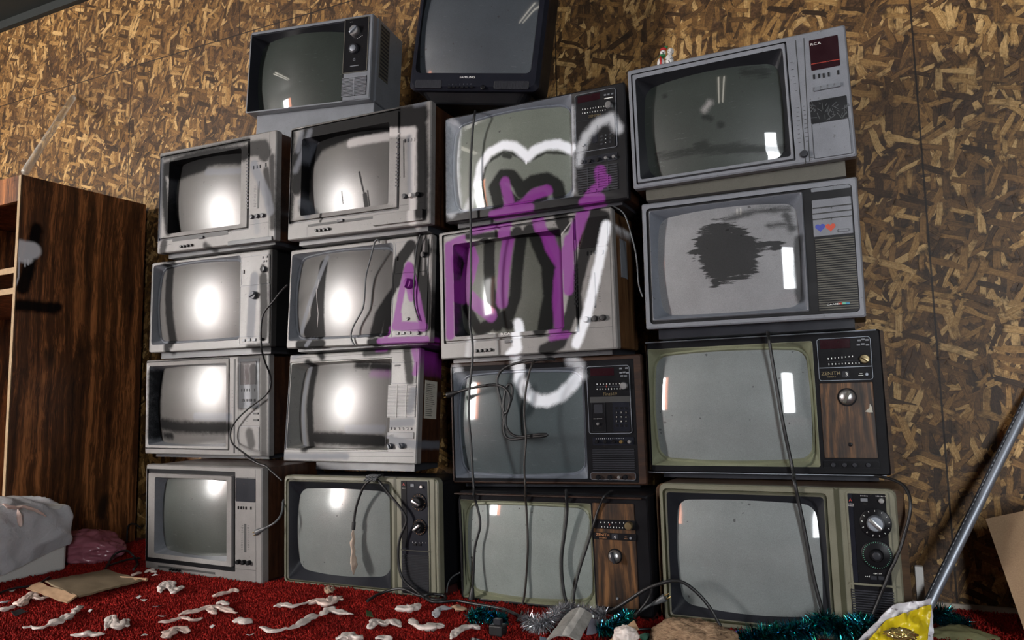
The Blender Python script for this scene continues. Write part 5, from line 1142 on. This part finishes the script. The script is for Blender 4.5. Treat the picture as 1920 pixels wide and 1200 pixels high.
cord('black cord hanging over the top right corner of the lowest right television', [(cF4, -.05, [(1560, 46, .10), (1660, 66, .02), (1765, 120, -.02), (1802, 250), (1762, 440), (1682, 640), (1600, 850), (1540, 1000)])], .0042)
cord('black cord arching from the third stack over the lowest right television', [(cE4, -.10, [(1290, 1150), (1400, 1085), (1600, 955), (1700, 920)]), (cF4, -.10, [(100, 780), (160, 766), (220, 775), (330, 860), (420, 970), (490, 1100)])], .0050)
cord('black cord standing behind the arching one between the two right stacks', [(cE4, -.08, [(1640, 940), (1620, 1040), (1540, 1130), (1500, 1190)])], .0036)
cord('short grey cord with a plug between the two right stacks', [(cE4, -.06, [(1500, 1170), (1580, 1110), (1650, 1080)])], .0038, greyw, 'end')
cord('grey bare cord kinked down the screen beside the purple letter', [(cD2, .010, [(958, 128), (950, 96), (930, 76), (912, 110), (896, 180), (860, 320), (830, 430), (822, 560), (805, 740), (765, 815), (705, 920), (684, 1020), (722, 1085)])], .0032, greyw)
cord('thin black cord hanging over the purple letter panel', [(cD2, .008, [(1340, 40), (1318, 110), (1298, 230), (1284, 450), (1276, 600), (1290, 740), (1330, 855)])], .0028)
cord('black cord running down between the two left stacks', [(cC2, -.02, [(1395, 470, -.045), (1330, 535, -.03), (1260, 630), (1170, 735), (1146, 880), (1150, 1060, -.012)]), (cC3, .075, [(1152, 80, -.008), (1188, 205, .03), (1238, 330), (1226, 460), (1150, 540), (1050, 612), (925, 728), (858, 840), (872, 950), (990, 1050, .03), (1120, 1140, -.06)]), (cC4, -.115, [(905, 12), (1000, 70), (1130, 140), (1240, 235)])], .0036)
cord('grey cord end poking out between the two bottom left televisions', [(cC4, -.09, [(1256, 400, -.07), (1240, 520, -.10), (1190, 595, -.125), (1092, 648, -.13)])], .0038, greyw, 'end')
D4c = cord('black knotted cord with a plug and a tied balloon over the olive television', [(cD4, -.092, [(880, 150, -.02), (800, 168), (730, 215), (690, 300), (662, 380), (645, 460), (638, 540)])], .0044)
cord('black cord hanging past the two dials of the olive television with the tied balloon', [(cD4, -.098, [(800, 150, -.05), (850, 190), (900, 255), (1040, 430), (1082, 520), (1020, 660), (1008, 850), (1040, 1000), (1140, 1090)]), (cD4, None, [(1230, 1165)])], .0042)
bm = bmesh.new(); cc = at_y(520 + 805 * .225, 860 + 158 * .225, -.085)
for k in range(5):
    a = [cc + Vector((.022 * math.cos(t * .7) * (1 + .1 * k), -.010 + .008 * math.sin(t * 1.3 + k), .011 * math.sin(t * .7 + k * .5))) for t in range(10)]; tube(bm, spline(a, .006), .0022, 6)
finish('knot', bm, greyw, D4c, True)
a0 = at_y(520 + 634 * .225, 860 + 545 * .225, -.094)
bm = bmesh.new(); tube(bm, [at_y(520 + 638 * .225, 860 + 525 * .225, -.093), at_y(520 + 636 * .225, 860 + 560 * .225, -.094), at_y(520 + 634 * .225, 860 + 590 * .225, -.094)], .0068, 10); finish('plug', bm, rub, D4c, True, 50)
bal = balloon(None, [], (.0085, .0075, .0085, .0125, .0135, .006), '', 3, None, world=[at_y(520 + x * .225, 860 + y * .225, -.094) for x, y in ((634, 588), (632, 640), (628, 720), (630, 780), (636, 880), (630, 965))], seed=5)
bal.data.materials[0] = balloon_mat('balloon_buff', (.50, .36, .27), (.72, .57, .46)); tag(bal, 'buff burst balloon tied to a hanging plug over the olive television screen', 'balloon')
cord('black cord snaking on the carpet with a loop between second and third stacks', [(cD4, None, [(750, 1185), (830, 1135)]), (cD4, -.115, [(900, 1108), (1030, 1080), (1130, 1120), (1200, 1152), (1240, 1130)]), (cD4, None, [(1330, 1128), (1400, 1140), (1390, 1180), (1270, 1172), (1225, 1150), (1290, 1195), (1420, 1190)]), (cE4, None, [(60, 1052), (200, 1078), (400, 1112), (480, 1135), (575, 1180)])], .0046)
cord('thin grey cord on the dark side of the second stack near the floor', [(cD4, -.02, [(1520, 950), (1450, 985), (1415, 1050), (1412, 1115)])], .0026, greyw)
cord('grey wire looping down the brown side of the graffiti covered television', [(cE2, .02, [(1275, 62), (1345, 100), (1392, 230), (1438, 420), (1452, 620), (1482, 700)])], .0024, greyw)
cord('black cord looped on the carpet behind the leftmost stack', [(None, 0, [floor_at(198, 1066, .02), floor_at(214, 1040, .05), floor_at(236, 1032, .07), floor_at(250, 1042, .06), floor_at(258, 1056, .02), floor_at(250, 1068, .018)])], .0042)
cord('second black cord lying flat beside the loop behind the leftmost stack', [(None, 0, [floor_at(205, 1060, .018), floor_at(235, 1050, .02), floor_at(262, 1046, .02)])], .004)
cord('black cord end hanging at the foot of the wooden cabinet', [(None, 0, [at_y(238, 1015, .26), at_y(240, 985, .26), at_y(252, 982, .26), at_y(264, 990, .26)])], .0042)
cord('thin black cord lying on the carpet in front of the wrapped foam block', [(None, 0, [floor_at(-6, 1114, .016), floor_at(20, 1104, .02), floor_at(45, 1100, .02), floor_at(70, 1096, .018), floor_at(92, 1082, .018)])], .0035)
cord('thin black cord lying on the floor under the arching cord', [(None, 0, [floor_at(1196, 1180, .018), floor_at(1235, 1178, .018), floor_at(1262, 1168, .02)])], .003)

# ------------------------------------------------------------------ tinsel, bags and the rest at the bottom right
def shiny(name, c, me=.8): nt = NT(name); return nt.out(c, .2, me)
TEAL = [shiny('tinsel_teal', (.04, .50, .52), 1.), shiny('tinsel_green', (.03, .30, .16), 1.), shiny('tinsel_blue', (.12, .40, .70), 1.), shiny('tinsel_dark', (.012, .05, .06), 1.)]
SILV = [shiny('tinsel_silver', (.7, .7, .74)), shiny('tinsel_pewter', (.35, .35, .38)), shiny('tinsel_white', (.9, .9, .92)), shiny('tinsel_grey', (.18, .18, .2))]
def tinsel(label, pts, n, L, mats, seed, ymax=9.):
    rs = random.Random(seed); S = spline(pts, .006); N = len(S); bm = bmesh.new(); tube(bm, S, .002, 5, 3)
    for i in range(n):
        k = rs.uniform(0, N - 1.001); j = int(k); p = S[j].lerp(S[j + 1], k - j); d = (S[j + 1] - S[j]).normalized()
        v = Vector((rs.gauss(0, 1), rs.gauss(0, 1), rs.gauss(0, 1))); v = v - d * v.dot(d) * .75
        if v.length < .1: continue
        v.normalize(); l = L * rs.uniform(.55, 1.15); w = v.cross(Vector((rs.gauss(0, 1), rs.gauss(0, 1), rs.gauss(0, 1)))).normalized() * rs.uniform(.0007, .0013)
        m_ = p + v * l * .55 + Vector((0, 0, -.1 * l * rs.random())); e = p + v * l + Vector((0, 0, -.35 * l * rs.random()))
        for q in (m_, e): q.z = max(q.z, .004); q.y = min(q.y, ymax)
        A = [bm.verts.new(q) for q in (p - w, p + w, m_ + w * .9, m_ - w * .9, e)]; mi = rs.choice((0, 0, 1, 2, 3))
        bm.faces.new((A[0], A[1], A[2], A[3])).material_index = mi; bm.faces.new((A[3], A[2], A[4])).material_index = mi
    o = finish('tinsel_garland', bm, mats, recalc=False); tag(o, label, 'tinsel', 'tinsel garlands along the floor'); return o
fa = floor_at
tinsel('short teal tinsel on the carpet at the left of the silver garland', [fa(880, 1158, .03), fa(905, 1150, .035), fa(930, 1158, .03), fa(950, 1160, .025)], 1500, .030, TEAL, 1)
tinsel('silver tinsel garland at the foot of the third stack', [fa(988, 1160, .03), fa(1010, 1172, .03), fa(1035, 1158, .04), fa(1060, 1142, .04), fa(1095, 1146, .04), fa(1135, 1154, .035)], 3000, .032, SILV, 2, -.058)
tinsel('teal tinsel between the silver garland and the brown cardboard', [fa(1122, 1182, .025), fa(1145, 1176, .03), fa(1162, 1164, .035), fa(1180, 1156, .03)], 1500, .030, TEAL, 3, -.058)
tinsel('long teal tinsel garland along the front of the bottom right television', [fa(1385, 1200, .02), fa(1425, 1192, .03), fa(1470, 1186, .035), fa(1520, 1178, .04), fa(1545, 1160, .06), fa(1570, 1178, .04), fa(1605, 1166, .055), fa(1630, 1160, .05)], 5200, .040, TEAL, 4, -.062)
tinsel('bushy teal tinsel between the wall and the yellow bag', [at_y(1752, 1180, .18), at_y(1760, 1150, .2), at_y(1778, 1160, .2), at_y(1790, 1180, .18), at_y(1805, 1170, .2), at_y(1775, 1195, .16)], 3000, .045, TEAL, 5)

nt = NT('grey_felt'); co = nt.obj_co(); cloth_m = nt.out(nt.mix(nt.noise(co, 150, 4, .7), (.20, .19, .17), (.42, .40, .37)), .85)
nt = NT('felt_trim'); trim_m = nt.out(nt.mix(nt.noise(nt.obj_co(), 220, 3, .7), (.45, .42, .38), (.62, .59, .55)), .85)
P = [fa(1062, 1153, .055), fa(1112, 1154, .055), fa(1085, 1204, .02), fa(1022, 1204, .02)]
o = sheet('cloth_strip', P, 18, 24, [cloth_m, trim_m], .004, .004, 30, 5, sag=lambda u, v: Vector((0, 0, .018 * math.sin(u * PI))), mi=lambda u, v: 1 if .52 < u < .72 else 0); tag(o, 'grey cloth strip with a pale band lying over the silver tinsel', 'cloth')
o = sheet('plastic_pouch', [fa(1108, 1160, .05), fa(1130, 1163, .03), fa(1128, 1186, .012), fa(1098, 1190, .014)], 10, 8, flat_mat('purple_grey_film', (.16, .15, .18), .3), .003, .006, 30, 8); tag(o, 'dull purple grey plastic pouch beside the grey cloth strip', 'pouch')
o = sheet('cardboard_flap', [fa(1190, 1166, .06), fa(1198, 1180, .05), fa(1170, 1206, .015), fa(1136, 1206, .02)], 12, 12, kraft_m, .005, .006, 20, 9); tag(o, 'torn brown cardboard flap next to the teal tinsel at the bottom edge', 'cardboard')
o = blob('deflated_balloon', fa(1174, 1196, .03) + Vector((0, 0, .004)), (.028, .024, .022), bal_m[0], .3, 2.2, 8, .006, 4, None, .25); tag(o, 'rose shaped white burst balloon in front of the torn cardboard flap', 'balloon')
o = blob('green_scrap', fa(1212, 1195, .016), (.018, .014, .010), flat_mat('green_plastic', (.04, .12, .08), .4), .3, 2, 4, .006, 3); tag(o, 'dark green plastic scrap beside the rose shaped balloon', 'scrap')
o = blob('burlap_bundle', fa(1304, 1210, .01) + Vector((0, -.01, .0)), (.105, .075, .062), None or kraft_m, .16, 2.6, 6, .004, 5, None, .12); tag(o, 'crumpled tan burlap bundle under the arching cord at the bottom edge', 'sack')
nt = NT('burlap'); co = nt.obj_co(); n_ = nt.noise(nt.scale(co, (1, 1, 4)), 42, 4, .7, .8); nt.bump(n_, .6, .01); o.data.materials[0] = nt.out(nt.ramp(n_, [(.3, (.07, .04, .022)), (.5, (.30, .19, .11)), (.7, (.46, .32, .20))]), .9)
o = sheet('paper_wrapper', [fa(1240, 1182, .03), fa(1325, 1166, .05), fa(1335, 1176, .05), fa(1250, 1190, .035)], 12, 5, flat_mat('grey_paper', (.42, .41, .40)), .002, .006, 30, 3); tag(o, 'grey white paper wrapper behind the tan burlap bundle', 'paper')
bm = bmesh.new(); p = fa(934, 1186, .012); r = empty('black_adaptor', p); tag(r, 'small black plastic adaptor with a square socket on the carpet at the bottom edge', 'adaptor')
box(bm, -.020, -.018, -.006, .020, .018, .022, bev=.004); finish('body', bm, rub, r); bm = bmesh.new(); box(bm, -.012, -.006, .020, .010, .010, .036, bev=.002); finish('socket', bm, material('plastic_dark'), r)
bm = bmesh.new(); lathe(bm, 0, 0, [(.018, .003), (.018, -.004), (.014, -.006)], 20); o = finish('bottle_cap', bm, rub, None, True, 40); o.location = fa(895, 1200, .014); o.rotation_euler = (1.2, 0, 0); tag(o, 'black round cap lying on the carpet at the bottom edge', 'cap')
o = sheet('glass_shard', [fa(1012, 1194, .03), fa(1030, 1199, .02), fa(1040, 1215, .012), fa(1012, 1212, .012)], 4, 4, flat_mat('shard_film', (.16, .18, .22), .12), .003, .002, 30, 3); tag(o, 'clear plastic shard left of the grey cloth strip', 'shard')

nt = NT('yellow_film'); n_ = nt.noise(nt.obj_co(), 18, 4); yel_m = nt.out(nt.mix(n_, (.50, .36, .006), (.78, .62, .02)), .30)
nt = NT('white_film'); co = nt.obj_co(); ink = nt.step(nt.noise(nt.scale(co, (1, 1, 2.2)), 75, 2, .6), .63, .66); wht_m = nt.out(nt.mix(nt.math('MULTIPLY', ink, .75), (.62, .60, .64), (.12, .09, .12)), .32)
r = empty('plastic_bag', fa(1690, 1210)); tag(r, 'crumpled yellow and white plastic bag in front of the leaning metal pole', 'bag'); o_ = r.location
A = [at_y(1676, 1134, -.09), at_y(1747, 1122, -.04), at_y(1750, 1200, -.06), at_y(1606, 1206, -.15)]
sheet('white_side', [p - o_ for p in A], 28, 16, wht_m, .003, .010, 24, 3, parent=r)
B = [at_y(1664, 1160, -.115), at_y(1748, 1132, -.07), at_y(1736, 1236, -.12), at_y(1592, 1240, -.19)]
sheet('yellow_side', [p - o_ for p in B], 40, 30, yel_m, .003, .019, 26, 6, parent=r, sag=lambda u, v: Vector((0, -.022 * math.sin(u * PI) * math.sin(v * PI * .8), 0)))
fp = at_y(1690, 1190, -.17)
o = blob('gold_foil', (fp.x, fp.y, max(fp.z, .014)), (.026, .012, .011), shiny('gold_foil', (.55, .42, .16)), .5, 2.5, 2, .004, 4, None, .4); tag(o, 'crumpled gold foil on the front of the yellow bag', 'foil')
nt = NT('olive_film'); o = blob('plastic_bag', on_axis(1800, 1206, 1, .10), (.085, .05, .035), nt.out(nt.mix(nt.noise(nt.obj_co(), 30, 4), (.11, .11, .05), (.25, .24, .13)), .3), .25, 2.4, 5, .003, 4, None, .2); tag(o, 'crumpled olive plastic bag at the bottom right edge', 'bag')

# metal pole with notches, foam strip, cardboard sheet
r = empty('metal_pole', (1.165, .18, .0)); tag(r, 'long grey metal pole with notches leaning on the strand board wall at right', 'pole')
p0 = at_y(1736, 1148, .17); p1 = at_y(1920, 772, .345); d = (p1 - p0).normalized(); p0 = p0 - d * (p0.z - .012) / d.z; p1 = p0 + d * ((WALL_Y - .020 - p0.y) / d.y)
bm = bmesh.new(); tube(bm, [p0 - r.location, (p0 + p1) / 2 - r.location, p1 - r.location], .0125, 16); finish('shaft', bm, material('metal_steel'), r, True, 50)
s_ = d.cross(Vector((0, 1, 0))).normalized(); s_ = s_ if s_.x < 0 else -s_; L_ = (p1 - p0).length; nn = min(95, int(L_ / .016))
bm = bmesh.new(); off = s_ * .0135 + Vector((0, -.004, 0)); tube(bm, [p0 + off - r.location, (p0 + p1) / 2 + off - r.location, p1 + off - r.location], .0042, 8); rail = finish('notched_rail', bm, material('plastic_dark'), r, True, 50)
first = None
for i in range(nn):
    c_ = p0 + d * (.02 + i * (L_ - .04) / (nn - 1)) + off + Vector((0, -.0035, 0)) - r.location
    if first is None:
        bm = bmesh.new(); tube(bm, [c_ - d * .0035, c_, c_ + d * .0035], .0016, 6); first = finish('notch', bm, material('plastic_grey'), rail); f0 = c_
    else: o = first.copy(); COL.objects.link(o); o.location = c_ - f0
bm = bmesh.new(); a = on_axis(1714, 1060, 1, .25); b = on_axis(1736, 1140, 1, .25); box(bm, a.x, .235, .001, b.x, .26, a.z, bev=.003); o = finish('foam_strip', bm, foam_m); tag(o, 'upright white foam strip between the bottom right television and the wall', 'strip')
P = [at_y(1849, 974, .22), at_y(2060, 930, .16), at_y(2080, 1210, .02), at_y(1926, 1196, .06)]
o = sheet('cardboard_sheet', P, 6, 6, tan_m, .005, .001, 8, 2); tag(o, 'tan cardboard sheet leaning on the wall at the lower right edge', 'cardboard')

# figurine on the top right set
tr = [o for o in bpy.data.objects if o.name.startswith('television') and 'figurine' in o.get('label', '')][0]
fl = Vector((.112, .045, .382)); fr_ = empty('figurine', tr.matrix_world @ fl, tr.matrix_world.to_3x3().normalized()); tag(fr_, 'small christmas figurine of a white spotted dog and a pup on the top right television', 'figurine')
nt = NT('figurine_white'); sp = nt.step(nt.noise(nt.obj_co(), 130, 1, .4), .60, .63); fw_m = nt.out(nt.mix(sp, (.66, .64, .62), (.03, .03, .03)), .35); fred = flat_mat('figurine_red', (.4, .02, .02), .35); fgrn = flat_mat('figurine_green', (.02, .16, .05), .35)
blob('dog_body', (.012, 0, .022), (.013, .013, .023), fw_m, .05, 2, 1, 0, 3, fr_); blob('dog_head', (.018, -.004, .050), (.010, .011, .011), fw_m, .04, 2, 2, None, 3, fr_); blob('dog_ear', (.009, .0, .052), (.003, .005, .008), fw_m, .05, 2, 3, None, 2, fr_); blob('dog_muzzle', (.020, -.014, .047), (.005, .006, .005), fw_m, .0, 2, 3, None, 2, fr_)
blob('pup_body', (-.014, -.004, .018), (.012, .012, .018), fw_m, .05, 2, 4, 0, 3, fr_); blob('pup_head', (-.006, -.006, .050), (.009, .009, .010), fw_m, .04, 2, 5, None, 3, fr_); blob('scarf', (-.008, -.006, .040), (.010, .010, .006), fgrn, .1, 3, 2, None, 3, fr_); blob('ribbon', (-.012, -.014, .022), (.004, .004, .017), fred, .05, 3, 2, None, 2, fr_)
blob('hat', (-.004, -.004, .062), (.010, .009, .006), fred, .05, 3, 2, None, 3, fr_); blob('hat_tip', (.004, -.002, .068), (.006, .006, .005), fgrn, .1, 3, 2, None, 2, fr_)

# ------------------------------------------------------------------ world, view
w = bpy.data.worlds.new('world'); scene.world = w; w.use_nodes = True; w.node_tree.nodes['Background'].inputs[0].default_value = (.05, .055, .06, 1); w.node_tree.nodes['Background'].inputs[1].default_value = .3
vs = scene.view_settings; vs.view_transform = 'Standard'; vs.look = 'None'; vs.exposure = EXPOSURE; vs.gamma = 1.0; vs.use_curve_mapping = False
cy = scene.cycles
cy.max_bounces = 6; cy.diffuse_bounces = 4; cy.glossy_bounces = 3; cy.transmission_bounces = 4; cy.use_denoising = True
try: cy.denoiser = 'OPENIMAGEDENOISE'
except Exception: pass
cy.caustics_reflective = False; cy.caustics_refractive = False; cy.sample_clamp_indirect = 6.0
